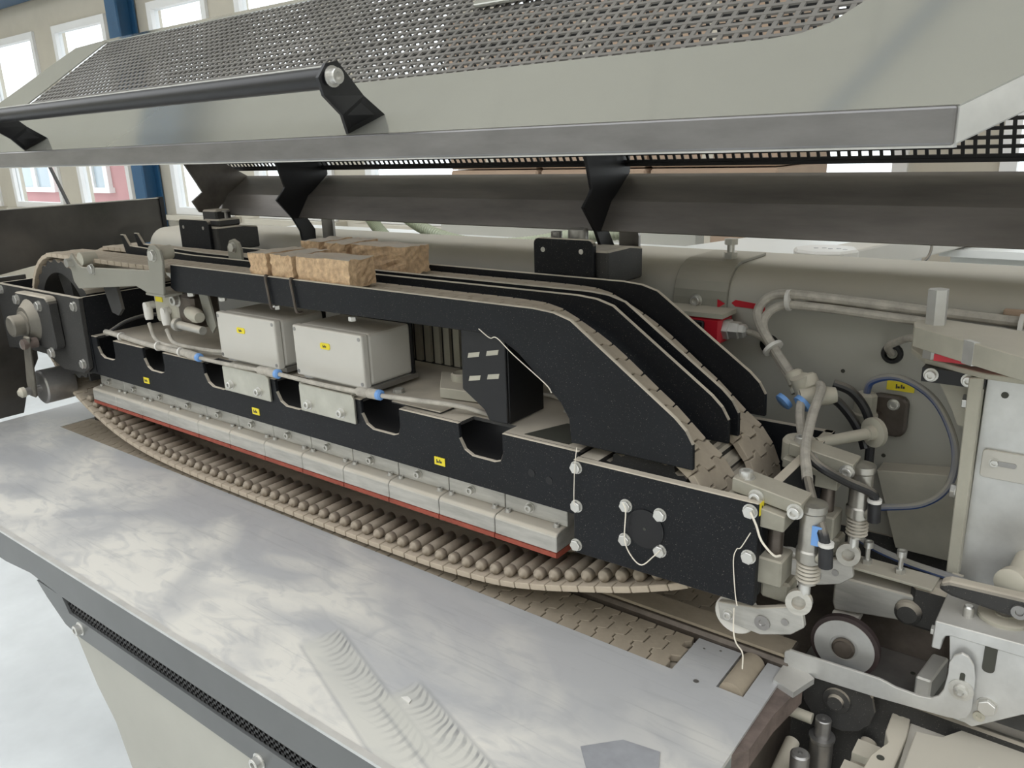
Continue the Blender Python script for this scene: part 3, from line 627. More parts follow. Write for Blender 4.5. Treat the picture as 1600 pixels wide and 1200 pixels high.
t = thing('air_valve', 'dusty pneumatic valve block with two elbow fittings beside the left box', 'valve', (-1.46, 0.83, 0.30))
box('valve_body', (-1.548, -1.455), (0.815, 0.87), (0.318, 0.386), 'greyfix', t, 0.008, 2); box('end_cap', (-1.455, -1.40), (0.812, 0.872), (0.318, 0.384), 'steelbrown', t, 0.006)
q = box('yellow_tag', (-1.535, -1.510), (0.8136, 0.815), (0.362, 0.376), 'yellow', t)
bolt((-1.452, 0.813, 0.372), Yf, 0.010, t, 'soc')
cyl('plunger', (-1.455, 0.806, 0.325), (-1.365, 0.806, 0.322), 0.008, 'alu', t); lathe('plunger_collar', (-1.455, 0.806, 0.325), (1, 0, 0), [(0.013, 0), (0.013, 0.010)], 'alu', t)
lathe('muffler', (-1.415, 0.812, 0.353), (0.9, -0.15, -0.1), [(0.010, 0), (0.013, 0.012), (0.014, 0.035), (0.010, 0.05)], 'greyfix', t, 14)
prism('clip_plate', [(-1.39, 0.392), (-1.36, 0.392), (-1.345, 0.33), (-1.36, 0.315), (-1.375, 0.33)], 'y', 0.822, 0.826, 'grey', t)
for x0, nm in ((-1.556, 0), (-1.492, 1)):
    e = lathe('elbow_fitting', (x0, 0.806, 0.350 if nm == 0 else 0.345), (0.22, -0.12, -0.9), [(0.008, -0.008), (0.009, 0), (0.0085, 0.02), (0.007, 0.026)], 'whiteplastic', t, 14)
    cyl('fitting_stem', (x0, 0.82, 0.352 if nm == 0 else 0.347), (x0, 0.80, 0.352 if nm == 0 else 0.347), 0.008, 'whiteplastic', t, 14)
def hose(name, label, pts, r, m, cat='hose', group=None, seg=10):
    o = tube(name, pts, r, m, None, seg); tag(o, label, cat, group); return o
hose('air_hose', 'left pale air hose curving from the valve to the cable bundle', [(-1.549, 0.80, 0.318), (-1.525, 0.795, 0.29), (-1.47, 0.79, 0.284), (-1.36, 0.80, 0.284), (-1.29, 0.82, 0.282)], 0.004, 'hosegrey')
hose('air_hose', 'right pale air hose curving from the valve to the cable bundle', [(-1.485, 0.80, 0.312), (-1.46, 0.795, 0.292), (-1.41, 0.79, 0.290), (-1.34, 0.80, 0.288), (-1.29, 0.815, 0.288)], 0.004, 'hosegrey')
hose('cable_loop', 'pale cable bundle lying along the left of the beam top', [(-1.735, 0.80, 0.275), (-1.72, 0.792, 0.282), (-1.66, 0.79, 0.281), (-1.56, 0.785, 0.279), (-1.45, 0.783, 0.279), (-1.37, 0.781, 0.279)], 0.0055, 'hosegrey', 'cable')
hose('thin_black_cable', 'thin black cable arching out of the cable bundle at far left', [(-1.73, 0.80, 0.278), (-1.71, 0.84, 0.30), (-1.66, 0.88, 0.31), (-1.55, 0.90, 0.30)], 0.004, 'hoseblack', 'cable')
for x, y in ((-1.655, 0.79), (-1.50, 0.785), (-1.415, 0.783)):
    tag(lathe('zip_tie', (x, y, 0.280), (1, 0.1, 0), [(0.0095, 0), (0.0095, 0.004)], 'whiteplastic', None, 12), {-1.655: 'leftmost white zip tie on the pale cable bundle', -1.5: 'middle white zip tie on the pale cable bundle', -1.415: 'right white zip tie on the pale cable bundle'}[x], 'zip tie', 'zip ties on the beam cables')
CB = [(-1.38, 0.774, 0.283), (-1.30, 0.768, 0.283), (-1.2, 0.764, 0.286), (-1.1, 0.764, 0.289), (-0.98, 0.764, 0.288), (-0.86, 0.765, 0.291), (-0.79, 0.775, 0.292), (-0.72, 0.80, 0.287), (-0.675, 0.825, 0.272)]
hose('signal_cable', 'grey signal cable with blue ringed connectors running below the boxes', CB, 0.0036, 'hosegrey', 'cable')
for i, (p0, p1) in enumerate((((-1.395, 0.775, 0.284), (-1.325, 0.769, 0.283)), ((-1.140, 0.763, 0.289), (-1.085, 0.764, 0.289)), ((-0.895, 0.764, 0.291), (-0.845, 0.766, 0.292)))):
    c = thing('cable_connector', ['left', 'middle', 'right'][i]+' inline cable connector with a blue ring on the signal cable', 'connector', p0, 'inline connectors on the signal cable')
    a = Vector(p0); b = Vector(p1); d = b-a
    lathe('connector_body', a, d, [(0.005, 0), (0.0072, 0.004), (0.0072, 0.022), (0.006, 0.024), (0.0078, 0.026), (0.0078, d.length*0.85), (0.007, d.length*0.9)], 'hosegrey', c, 14)
    lathe('blue_ring', a+d*0.88, d, [(0.0080, 0), (0.0080, 0.006), (0.0055, 0.008)], 'bluering', c, 14)
# inside of the beam top
t = thing('cable_clamp_plate', 'rusty brown clamp plate with a round bolt on the beam top', 'plate', (-0.77, 0.88, 0.272))
prism('plate', [(-0.86, 0.915), (-0.72, 0.945), (-0.68, 0.865), (-0.80, 0.845)], 'z', 0.274, 0.290, 'greyfix', t, 0.001)
lathe('round_bolt', (-0.80, 0.895, 0.290), (0, 0, 1), [(0.016, 0), (0.016, 0.010), (0.013, 0.012), (0.013, 0.004)], 'greyfix', t, 18)
tag(box('cover_plate', (-0.85, -0.75), (0.790, 0.822), (0.2725, 0.276), 'blackdusty', None, 0.001), 'small dusty cover plate on the beam edge right of the boxes', 'plate')
tag(lathe('cable_hole', (-0.672, 0.828, 0.2722), (0, 0, 1), [(0.016, 0), (0.016, 0.0004)], 'ink', None, 20), 'dark round cable hole in the dusty beam top', 'hole')
tag(prism('beam_opening', [(-0.60, 0.79), (-0.53, 0.79), (-0.52, 0.86), (-0.575, 0.855)], 'z', 0.2722, 0.2727, 'ink', None), 'dark opening in the beam top beside the end housing', 'opening')
for (x, y, lb) in ((-0.60, 0.90, 'hex bolt on the dusty beam top near the cable hole'), (-0.88, 0.835, 'hex bolt on the beam top at the right junction box'), (-0.55, 0.93, 'hex bolt at the back of the dusty beam top')):
    tag(bolt((x, y, 0.272), (0, 0, 1), 0.009, None), lb, 'bolt')
hose('beam_cable', 'thin cable lying over the rear of the beam top', [(-0.70, 0.93, 0.277), (-0.64, 0.92, 0.282), (-0.57, 0.90, 0.279), (-0.535, 0.88, 0.275)], 0.003, 'hosegrey', 'cable')
t = thing('slatted_back_panel', 'grey slatted panel in the shadow behind the junction boxes', 'panel', (-0.85, 1.0, 0.28))
for i in range(16): box('slat', (-1.05+i*0.022, -1.05+i*0.022+0.013), (0.962, 0.968), (0.285, 0.36), 'greyfix', t)
box('backing', (-1.06, -0.68), (0.97, 0.974), (0.280, 0.372), 'blackdusty', t); box('top_rail', (-1.06, -0.68), (0.955, 0.972), (0.366, 0.384), 'grey', t)

# ============================================================ REAR BEAM, STOPS, SWITCH
RB = 1.15
t = thing('rear_beam', 'long beige grey rear beam with a rounded top edge', 'beam', (-1.0, 1.25, 0.05))
prof = [(RB, 0.08), (RB, 0.40)]+[(RB+0.05-0.05*math.cos(math.radians(a)), 0.40+0.05*math.sin(math.radians(a))) for a in range(15, 91, 15)]+[(1.34, 0.450)]+[(1.34+0.04*math.sin(math.radians(a)), 0.41+0.04*math.cos(math.radians(a))) for a in range(15, 91, 15)]+[(1.38, 0.08)]
prism('beam_body', prof, 'x', -2.15, 0.35, 'greypanel', t, 0, 1, True)
box('bottom_rail', (-2.15, 0.35), (RB-0.004, RB+0.05), (0.02, 0.08), 'blackdusty', t)
sl = prism('clamp_sleeve', [(RB-0.006, 0.366), (RB-0.006, 0.402)]+[(RB+0.05-0.056*math.cos(math.radians(a)), 0.40+0.056*math.sin(math.radians(a))) for a in range(15, 91, 15)]+[(1.30, 0.456), (1.30, 0.4505), (RB+0.05, 0.4505), (RB-0.0005, 0.40), (RB-0.0005, 0.366)], 'x', -0.565, -0.476, 'grey', t, 0.001)
bolt((-0.525, RB-0.006, 0.398), Yf, 0.0075, sl, 'soc')
cyl('jack_nut', (-0.50, 1.21, 0.456), (-0.50, 1.21, 0.466), 0.011, 'bolt', sl, 6); cyl('jack_screw', (-0.50, 1.21, 0.466), (-0.50, 1.21, 0.480), 0.006, 'bolt', sl, 12); cyl('jack_head', (-0.50, 1.21, 0.478), (-0.50, 1.21, 0.487), 0.011, 'bolt', sl, 6)
prism('red_arrow', [(-0.470, 0.398), (-0.464, 0.403), (-0.430, 0.400), (-0.430, 0.404), (-0.418, 0.403), (-0.418, 0.387), (-0.430, 0.388), (-0.430, 0.392), (-0.464, 0.393)], 'y', RB-0.0012, RB, 'red', t)
prism('red_mark', [(-0.490, 0.403), (-0.478, 0.397), (-0.490, 0.389)], 'y', RB-0.0072, RB-0.006, 'red', sl)
for (x, z) in ((-0.30, 0.315), (-0.235, 0.20), (-0.26, 0.15)): cyl('small_hole', (x, RB-0.0006, z), (x, RB, z), 0.003, 'ink', t, 8)
prism('wedge_foot', [(-0.235, 0.19), (-0.13, 0.205), (-0.12, 0.08), (-0.20, 0.08)], 'y', RB-0.035, RB, 'greyfix', t, 0.001)
def stop(label, x0, x1, dome):
    t = thing('stop_block', label, 'stop block', ((x0+x1)/2, 1.04, 0.43))
    prism('stop_plate', rrect(x0, x1, 0.41, 0.500, 0.009, 3, (1, 1, 0, 0)), 'y', 1.015, 1.023, 'black', t, 0.001)
    prism('stop_body', [(1.023, 0.43), (1.13, 0.43), (1.13, 0.478), (1.09, 0.484), (1.023, 0.484)], 'x', x0+0.035, x1+0.020, 'blackdusty', t, 0.003)
    if dome: lathe('spring_dome', (x1-0.056, 1.06, 0.484), (0, 0, 1), [(0.016, 0), (0.016, 0.022), (0.0155, 0.026), (0.014, 0.027)], 'steel', t, 24); lathe('small_pin', (x0+0.02, 1.05, 0.484), (0, 0, 1), [(0.009, 0), (0.009, 0.022)], 'steel', t, 12)
    else:
        box('clamp_block', (x0+0.06, x1-0.004), (1.04, 1.08), (0.484, 0.520), 'blackdusty', t, 0.004); box('clamp_step', (x0+0.07, x1+0.012), (1.035, 1.09), (0.484, 0.5), 'blackdusty', t, 0.003)
        lathe('wing_screw', (x1+0.004, 1.06, 0.5), (0, 0, 1), [(0.004, 0), (0.004, 0.014), (0.009, 0.015), (0.009, 0.018)], 'steel', t, 12)
    for sx in (x0+0.018, x1-0.022): cyl('rivet', (sx, 1.0144, 0.482), (sx, 1.015, 0.482), 0.004, 'bolt', t, 10)
    return t
stop('black stop block with a steel dome beside the rear chain rail', -0.742, -0.632, True)
stop('black stop block with a stepped clamp at the far left of the rail', -1.755, -1.635, False)
t = thing('safety_switch', 'red and black safety switch with a cable gland behind the rails', 'switch', (-0.50, 1.10, 0.30))
box('switch_body', (-0.56, -0.464), (1.095, 1.143), (0.343, 0.384), 'red', t, 0.004); box('switch_face', (-0.575, -0.488), (1.089, 1.096), (0.347, 0.379), 'blackclean', t, 0.002)
box('switch_cover', (-0.58, -0.460), (1.093, 1.145), (0.384, 0.391), 'greyfix', t)
lathe('gland_nut', (-0.464, 1.115, 0.365), (1, 0, 0), [(0.016, 0), (0.016, 0.008), (0.0135, 0.009), (0.0135, 0.022), (0.011, 0.024), (0.011, 0.030), (0.007, 0.034)], 'alubr', t, 6, False)
hose('switch_cable', 'short grey cable from the red switch into a black grommet', [(-0.432, 1.115, 0.365), (-0.42, 1.12, 0.361), (-0.412, 1.132, 0.352), (-0.408, 1.144, 0.342)], 0.0045, 'hosegrey', 'cable')
def grommet(label, x, z):
    bm = lathe_bm([(0.007, 0), (0.009, 0.004), (0.013, 0.004), (0.0145, 0), (0.0145, -0.001)], 20, False)
    bmesh.ops.transform(bm, matrix=frame(Vector((x, RB-0.001, z)), Yf), verts=bm.verts); o = bm_obj('grommet', bm, 'blackclean', None, True); tag(o, label, 'grommet', 'black grommets in the rear beam')
grommet('black rubber grommet at the end of the red switch cable', -0.408, 0.341); grommet('black rubber grommet under the clamp arm cable', -0.238, 0.349)

# ============================================================ RIGHT SIDE HOSES
# two grey hoses lead along the rear beam, bend down and end in tee fittings
H1 = [(0.0, 1.13, 0.408), (-0.10, 1.13, 0.412), (-0.22, 1.125, 0.418), (-0.34, 1.12, 0.424), (-0.392, 1.12, 0.422), (-0.412, 1.11, 0.404), (-0.405, 1.10, 0.38), (-0.37, 1.08, 0.345), (-0.338, 1.06, 0.318)]
hose('air_line', 'upper dusty grey air line looping down from the rear beam', H1, 0.0068, 'hosegrey')
hose('air_line', 'lower dusty grey air line looping down from the rear beam', [(p[0]*0.975+(0.0 if i > 3 else 0), p[1]-0.004, p[2]-0.014) for i, p in enumerate(H1)], 0.0062, 'hosegrey')
hose('black_line', 'black air line clipped along the rear beam beside the grey lines', [(0.0, 1.135, 0.394), (-0.10, 1.135, 0.396), (-0.22, 1.13, 0.403), (-0.33, 1.128, 0.410), (-0.36, 1.128, 0.408)], 0.006, 'hoseblack')
def ziptie(label, p, d, r=0.015):
    o = lathe('zip_tie', p, d, [(r, 0), (r, 0.005)], 'whiteplastic', None, 14); tag(o, label, 'zip tie', 'zip ties on the air lines')
ziptie('white zip tie at the top bend of the grey air lines', (-0.375, 1.118, 0.416), (1, 0, 0.1)); ziptie('white zip tie halfway down the grey air lines', (-0.382, 1.087, 0.354), (0.7, -0.3, -0.6)); ziptie('white zip tie on the air lines behind the hex post', (-0.095, 1.13, 0.405), (1, 0, 0), 0.017)
t = thing('clip_base', 'rusty adhesive clip base on the rear beam behind the hex post', 'clip', (-0.09, 1.148, 0.39)); box('clip_plate', (-0.115, -0.055), (1.144, 1.15), (0.412, 0.424), 'tan', t, 0.002); box('clip_plate', (-0.115, -0.055), (1.144, 1.15), (0.372, 0.386), 'tan', t, 0.002)
for k, (x, y, z, lb) in enumerate(((-0.343, 1.063, 0.318, 'left'), (-0.322, 1.055, 0.318, 'right'))):
    c = thing('tee_fitting', lb+' dusty tee fitting with a blue ring on the air lines', 'fitting', (x, y, z-0.03), 'tee fittings on the air lines')
    lathe('fitting_body', (x, y, z+0.012), (0.5, -0.25, -0.8), [(0.009, 0), (0.0125, 0.003), (0.0125, 0.018), (0.010, 0.02), (0.013, 0.023), (0.013, 0.03)], 'greyfix', c, 14)
    lathe('side_arm', (x+0.022, y-0.012, z-0.012), (0.9, 0.5, 0.12) if k else (0.3, 0.2, -0.9), [(0.0125, -0.024), (0.0125, 0.012), (0.010, 0.022)], 'greyfix', c, 14)
    lathe('blue_ring', (x+0.002+0.006*k, y-0.026, z-0.018-0.004*(1-k)), (-0.45, -0.6, -0.55), [(0.0125, 0), (0.0125, 0.006), (0.008, 0.008)], 'bluering', c, 16)
hose('air_hose', 'pale dusty air hose dropping from the right tee fitting to the front cylinder', [(-0.300, 1.045, 0.322), (-0.294, 1.03, 0.318), (-0.288, 0.98, 0.299), (-0.275, 0.92, 0.278), (-0.252, 0.86, 0.264)], 0.0062, 'hosegrey')
hose('air_hose', 'pale dusty air hose dropping from the left tee fitting behind the front hose', [(-0.324, 1.045, 0.312), (-0.318, 1.03, 0.305), (-0.309, 1.0, 0.289), (-0.294, 0.97, 0.270), (-0.275, 0.925, 0.272)], 0.0058, 'hosegrey')
hose('black_hose', 'outer black air hose arching from the tee fitting down to the valve', [(-0.290, 1.07, 0.318), (-0.268, 1.075, 0.31), (-0.250, 1.08, 0.288), (-0.240, 1.08, 0.26), (-0.238, 1.08, 0.22), (-0.238, 1.08, 0.15)], 0.0062, 'hoseblack')
hose('black_hose', 'inner black air hose arching from the left tee fitting', [(-0.315, 1.06, 0.296), (-0.290, 1.07, 0.298), (-0.268, 1.075, 0.278), (-0.252, 1.075, 0.255), (-0.242, 1.07, 0.235)], 0.0062, 'hoseblack')
t = thing('elbow_valve', 'dusty brown flanged valve with an angled plug on the rear beam', 'valve', (-0.235, 1.12, 0.24))
prism('flange', rrect(-0.258, -0.208, 0.235, 0.293, 0.012, 3), 'y', RB-0.016, RB-0.001, 'steelbrown', t, 0.003)
lathe('plug_nut', (-0.258, 1.115, 0.262), (0, 0, 1), [(0.018, -0.012), (0.018, 0.008), (0.015, 0.010), (0.015, 0.034), (0.011, 0.037)], 'greyfix', t, 8, False)
lathe('neck', (-0.25, RB-0.01, 0.255), (-0.2, -1, 0), [(0.018, 0), (0.014, 0.02), (0.012, 0.03)], 'steelbrown', t, 14); bolt((-0.226, RB-0.017, 0.282), Yf, 0.006, t, 'soc')
hose('blue_hose', 'dusty blue air hose looping from the brown valve to the column foot', [(-0.258, 1.115, 0.296), (-0.250, 1.11, 0.318), (-0.215, 1.10, 0.330), (-0.170, 1.09, 0.31), (-0.140, 1.08, 0.26), (-0.138, 1.07, 0.21), (-0.165, 1.06, 0.178), (-0.225, 1.05, 0.16), (-0.245, 1.04, 0.142), (-0.225, 1.03, 0.122), (-0.17, 1.01, 0.118), (-0.11, 0.98, 0.128), (-0.07, 0.95, 0.138), (-0.045, 0.93, 0.138)], 0.0047, 'hoseblue')
q = tag(box('yellow_tag', (-0.240, -0.205), (RB-0.0025, RB-0.0012), (0.298, 0.311), 'yellow', None), 'yellow tag on the rear beam beside the blue hose', 'tag'); print_marks('tag_print', (-0.222, RB-0.003, 0.3045), (1, 0, 0), (0, 0, 1), 0.010, q)
t = thing('adjuster_rod', 'dusty rod with a round knob and eye joint above the rear cylinder', 'rod', (-0.29, 1.0, 0.24))
cyl('rod', (-0.282, 0.985, 0.262), (-0.235, 1.06, 0.262), 0.0075, 'greyfix', t); lathe('knob', (-0.236, 1.058, 0.262), (0.5, 0.85, 0), [(0.010, -0.006), (0.010, 0.004), (0.02, 0.005), (0.02, 0.011), (0.016, 0.013)], 'greyfix', t, 24)
lathe('eye_joint', (-0.296, 0.965, 0.243), (0, 0, 1), [(0.021, 0), (0.021, 0.026), (0.018, 0.030), (0.012, 0.030), (0.011, 0.031)], 'greyfix', t, 24)

# ============================================================ PRESS ROLLER UNITS (front and rear)
def unit(label, y, dx, dz, front):
    t = thing('press_roller_unit', label, 'roller unit', (-0.25+dx, y, 0.10+dz))
    def P(x, yy, z): return (x+dx, yy+y, z+dz)
    prism('clamp_top', [(-0.308+dx, 0.284+dz), (-0.232+dx, 0.272+dz), (-0.232+dx, 0.257+dz), (-0.308+dx, 0.268+dz)], 'y', y-0.022, y+0.012, 'fixdark', t, 0.001)
    prism('clamp_base', [(-0.312+dx, 0.266+dz), (-0.246+dx, 0.256+dz), (-0.246+dx, 0.238+dz), (-0.272+dx, 0.238+dz), (-0.272+dx, 0.252+dz), (-0.312+dx, 0.254+dz)], 'y', y-0.03, y+0.014, 'fixdark', t, 0.001)
    bolt(P(-0.298, -0.008, 0.281), (0, 0, 1), 0.0075, t, 'soc'); bolt(P(-0.280, -0.022, 0.268), Yf, 0.0065, t, 'soc'); bolt(P(-0.238, -0.022, 0.262), Yf, 0.0065, t, 'soc')
    cyl('guide_rod', P(-0.262, -0.005, 0.195), P(-0.262, -0.005, 0.25), 0.0085, 'steelbrown', t, 18); box('rod_block', (-0.279+dx, -0.247+dx), (y-0.025, y+0.012), (0.168+dz, 0.200+dz), 'fixdark', t, 0.002)
    lathe('air_cylinder', P(-0.226, 0, 0.198), (0, 0, 1), [(0.010, -0.026), (0.010, 0), (0.0145, 0.002), (0.0145, 0.014), (0.013, 0.016), (0.013, 0.058), (0.0145, 0.060), (0.0145, 0.068), (0.010, 0.070)], 'cyl', t, 24)
    for k in range(5): lathe('spring_coil', P(-0.226, 0, 0.175+k*0.0045), (0, 0, 1), [(0.0110, 0), (0.0130, 0.0015), (0.0110, 0.003)], 'alu', t, 16)
    box('blue_label', (-0.222+dx, -0.212+dx), (y-0.0135, y-0.0115), (0.224+dz, 0.246+dz), 'bluering', t) if front else None
    cyl('fork_rod', P(-0.228, -0.002, 0.155), P(-0.228, -0.002, 0.174), 0.0065, 'bolt', t, 14)
    lathe('eye_ring', P(-0.231, -0.008, 0.149), (0.2, -1, 0.2), [(0.006, -0.008), (0.014, -0.008), (0.014, 0.003), (0.0075, 0.003), (0.007, -0.004)], 'alu', t, 22)
    prism('roller_arm', [(-0.322+dx, 0.120+dz), (-0.318+dx, 0.098+dz), (-0.270+dx, 0.095+dz), (-0.236+dx, 0.108+dz), (-0.222+dx, 0.122+dz), (-0.225+dx, 0.138+dz), (-0.240+dx, 0.142+dz), (-0.275+dx, 0.128+dz)], 'y', y-0.012, y-0.004, 'alu', t, 0.001)
    bolt(P(-0.308, -0.012, 0.108), Yf, 0.005, t, 'soc'); lathe('pivot_ring', P(-0.268, -0.012, 0.112), Yf, [(0.009, 0), (0.009, 0.002), (0.004, 0.002), (0.003, 0.0005)], 'steel', t, 18); cyl('arm_pin', P(-0.243, -0.0135, 0.122), P(-0.243, 0.01, 0.122), 0.0042, 'steel', t, 12)
    lathe('press_roller', P(-0.304, -0.003, 0.104), (0, 1, 0), [(0.0235, 0), (0.025, 0.0015), (0.025, 0.013), (0.0235, 0.0145)], 'whiteplastic', t, 32)
    box('arm_block', (-0.278+dx, -0.245+dx), (y+0.002, y+0.03), (0.135+dz, 0.160+dz), 'fixdark', t, 0.003)
    cyl('hose_socket', P(-0.206, -0.010, 0.202), P(-0.207, -0.012, 0.228), 0.0075, 'hoseblack', t, 14); lathe('socket_ring', P(-0.207, -0.012, 0.227), (0, 0, 1), [(0.0082, 0), (0.0082, 0.004), (0.005, 0.0045)], 'whiteplastic', t, 14); cyl('socket_arm', P(-0.226, -0.002, 0.208), P(-0.206, -0.009, 0.208), 0.006, 'fixdark', t, 12)
unit('front press roller unit with a pneumatic cylinder and white roller at the housing corner', 0.80, 0, 0, True)
unit('rear press roller unit with a pneumatic cylinder behind the front one', 0.945, 0.012, -0.004, False)
hose('black_hose', 'black hose running down into the front cylinder socket', [(-0.254, 0.864, 0.265), (-0.240, 0.835, 0.259), (-0.226, 0.81, 0.252), (-0.212, 0.79, 0.240), (-0.207, 0.788, 0.226)], 0.0058, 'hoseblack')
hose('black_hose', 'black hose branching off towards the rear cylinder', [(-0.275, 0.925, 0.272), (-0.251, 0.895, 0.270), (-0.225, 0.91, 0.252), (-0.198, 0.930, 0.235), (-0.196, 0.933, 0.222)], 0.0055, 'hoseblack')

# ============================================================ RIGHT SIDE UNITS
t = thing('column_stand', 'pale aluminium column with a beige edge flange at the right side', 'column', (-0.05, 1.03, 0.10))
prism('edge_flange', [(-0.123, 0.372), (-0.109, 0.374), (-0.1065, 0.122), (-0.119, 0.127)], 'y', 0.99, 1.075, 'greyfix', t, 0.001)
box('column_face', (-0.1075, 0.09), (1.010, 1.07), (0.105, 0.374), 'alubr', t, 0.001)
prism('slotted_cover', rrect(-0.101, -0.03, 0.252, 0.286, 0.004, 3), 'y', 1.006, 1.0102, 'boxgrey', t, 0.0006)
prism('cover_slot', rrect(-0.088, -0.066, 0.2685, 0.2745, 0.0028, 3), 'y', 1.0052, 1.0062, 'steel', t); bolt((-0.088, 1.0062, 0.2715), Yf, 0.0042, t, 'soc')
cyl('bore', (-0.088, 1.0092, 0.352), (-0.088, 1.0101, 0.352), 0.0038, 'ink', t, 12)
prism('gusset', [(-0.163, 0.356), (-0.128, 0.360), (-0.125, 0.299), (-0.134, 0.299), (-0.142, 0.317)], 'y', 1.036, 1.044, 'greyfix', t, 0.001)
for z in (0.335, 0.222): bolt((-0.1235, 1.02, z), (-1, 0, 0), 0.009, t)
box('socket_pipe', (-0.112, -0.100), (0.985, 0.99), (0.12, 0.13), 'greyfix', t)
lathe('hose_socket', (-0.046, 0.945, 0.165), (-0.2, -0.9, 0.1), [(0.012, 0), (0.016, 0.006), (0.016, 0.02), (0.012, 0.022)], 'greyfix', t, 22); cyl('socket_stem', (-0.046, 0.945, 0.165), (-0.043, 1.012, 0.16), 0.011, 'greyfix', t, 16)
t = thing('cast_clamp', 'dusty cast clamp arm with a hex post and bolt on top of the column', 'clamp', (-0.12, 1.03, 0.375))
prism('support_plate', [(-0.205, 1.095), (-0.198, 1.06), (-0.174, 1.018), (-0.106, 0.983), (0.05, 0.975), (0.05, 1.10)], 'z', 0.3745, 0.381, 'greyfix', t, 0.001)
prism('arm_body', [(-0.186, 1.0), (-0.192, 1.025), (-0.184, 1.05), (-0.158, 1.055), (0.02, 1.0), (0.02, 0.845), (-0.066, 0.906)], 'z', 0.398, 0.422, 'greyfix', t, 0.001)
prism('arm_step', [(-0.128, 0.9545), (-0.117, 0.9455), (-0.112, 0.949), (-0.123, 0.959)], 'z', 0.397, 0.4228, 'alubr', t)
cyl('hex_post', (-0.168, 1.026, 0.381), (-0.170, 1.026, 0.463), 0.0115, 'alubr', t, 6); bolt((-0.170, 1.006, 0.409), (-0.35, -0.9, 0), 0.0115, t)
box('red_shim', (-0.16, -0.09), (0.985, 1.0), (0.388, 0.396), 'red', t); lathe('cap_screw', (-0.105, 1.03, 0.381), (0, 0, 1), [(0.011, 0), (0.011, 0.012), (0.009, 0.014)], 'alu', t, 16); lathe('spacer', (-0.078, 1.02, 0.381), (0, 0, 1), [(0.012, 0), (0.012, 0.017)], 'steelbrown', t, 16)
box('black_block', (-0.173, -0.108), (1.0, 1.05), (0.358, 0.3745), 'blackclean', t); bolt((-0.163, 1.0, 0.367), Yf, 0.006, t, 'soc'); bolt((-0.124, 1.0, 0.366), Yf, 0.006, t, 'soc')
hose('clamp_cable', 'short dusty cable hooking from the clamp arm into its grommet', [(-0.18, 1.06, 0.392), (-0.205, 1.085, 0.388), (-0.226, 1.11, 0.375), (-0.240, 1.13, 0.362), (-0.238, 1.146, 0.350)], 0.005, 'hosegrey', 'cable')

t = thing('trimming_motor', 'dusty sheet-metal motor cover with a bolted strap on top', 'motor unit', (-0.19, 0.98, 0.0))
prism('motor_cover', [(-0.238, 0.086), (-0.234, 0.099), (-0.137, 0.101), (-0.135, 0.066), (-0.147, 0.064), (-0.235, 0.050), (-0.238, 0.060)], 'y', 0.96, 1.01, 'alu', t, 0.002)
prism('strap_plate', [(-0.219, 0.955), (-0.218, 0.990), (-0.124, 0.988), (-0.126, 0.952)], 'z', 0.117, 0.1205, 'greyfix', t, 0.0006)
for (x, y) in ((-0.205, 0.974), (-0.166, 0.972)):
    cyl('strap_stud', (x, y, 0.1205), (x, y, 0.150), 0.003, 'bolt', t, 10); lathe('stud_nut', (x, y, 0.1205), (0, 0, 1), [(0.0062, 0), (0.0062, 0.006)], 'bolt', t, 6, False); lathe('stud_head', (x, y, 0.143), (0, 0, 1), [(0.0058, 0), (0.0058, 0.008), (0.0035, 0.008), (0.003, 0.006)], 'bolt', t, 14)
box('motor_neck', (-0.150, -0.095), (0.958, 0.995), (0.058, 0.118), 'blackdusty', t, 0.006); box('white_pad', (-0.236, -0.205), (0.957, 0.985), (0.040, 0.048), 'boxgrey', t)
lathe('round_cap', (-0.149, 0.959, 0.079), Yf, [(0.016, 0), (0.015, 0.006), (0.011, 0.009)], 'blackdusty', t, 20)
box('carriage', (-0.23, -0.10), (0.99, 1.06), (-0.0008, 0.06), 'steelbrown', t)
t = thing('side_bed_plate', 'grey steel bed plate behind the copy disc', 'plate', (-0.1, 1.0, 0.0))
box('plate', (-0.254, 0.10), (0.915, 1.15), (-0.012, -0.001), 'steel', t); cyl('bore', (-0.135, 0.955, -0.001), (-0.135, 0.955, -0.0004), 0.003, 'ink', t, 10)
prism('wedge_block', [(-0.125, 0.905), (-0.108, 0.905), (-0.100, 0.965), (-0.118, 0.965)], 'z', -0.001, 0.030, 'alubr', t, 0.002)
t = thing('copy_disc', 'round aluminium copy disc with a dark rubber tyre', 'disc', (-0.206, 0.905, -0.001))
lathe('rubber_tyre', (-0.206, 0.915, 0.037), Yf, [(0.036, 0), (0.0405, 0.001), (0.0405, 0.009), (0.036, 0.010)], 'rubber', t, 48)
lathe('disc_face', (-0.206, 0.905, 0.037), Yf, [(0.0355, 0), (0.0355, 0.0012), (0.0165, 0.0012), (0.0160, 0.0006)], 'alubr', t, 48)
lathe('disc_hub', (-0.206, 0.904, 0.037), Yf, [(0.0135, 0), (0.0135, 0.003), (0.011, 0.004), (0.0105, 0.006), (0.004, 0.006)], 'steelbrown', t, 24)
t = thing('workpiece_guide', 'pale steel guide blade with an upright slotted end, in front of the disc', 'guide blade', (-0.17, 0.88, -0.002))
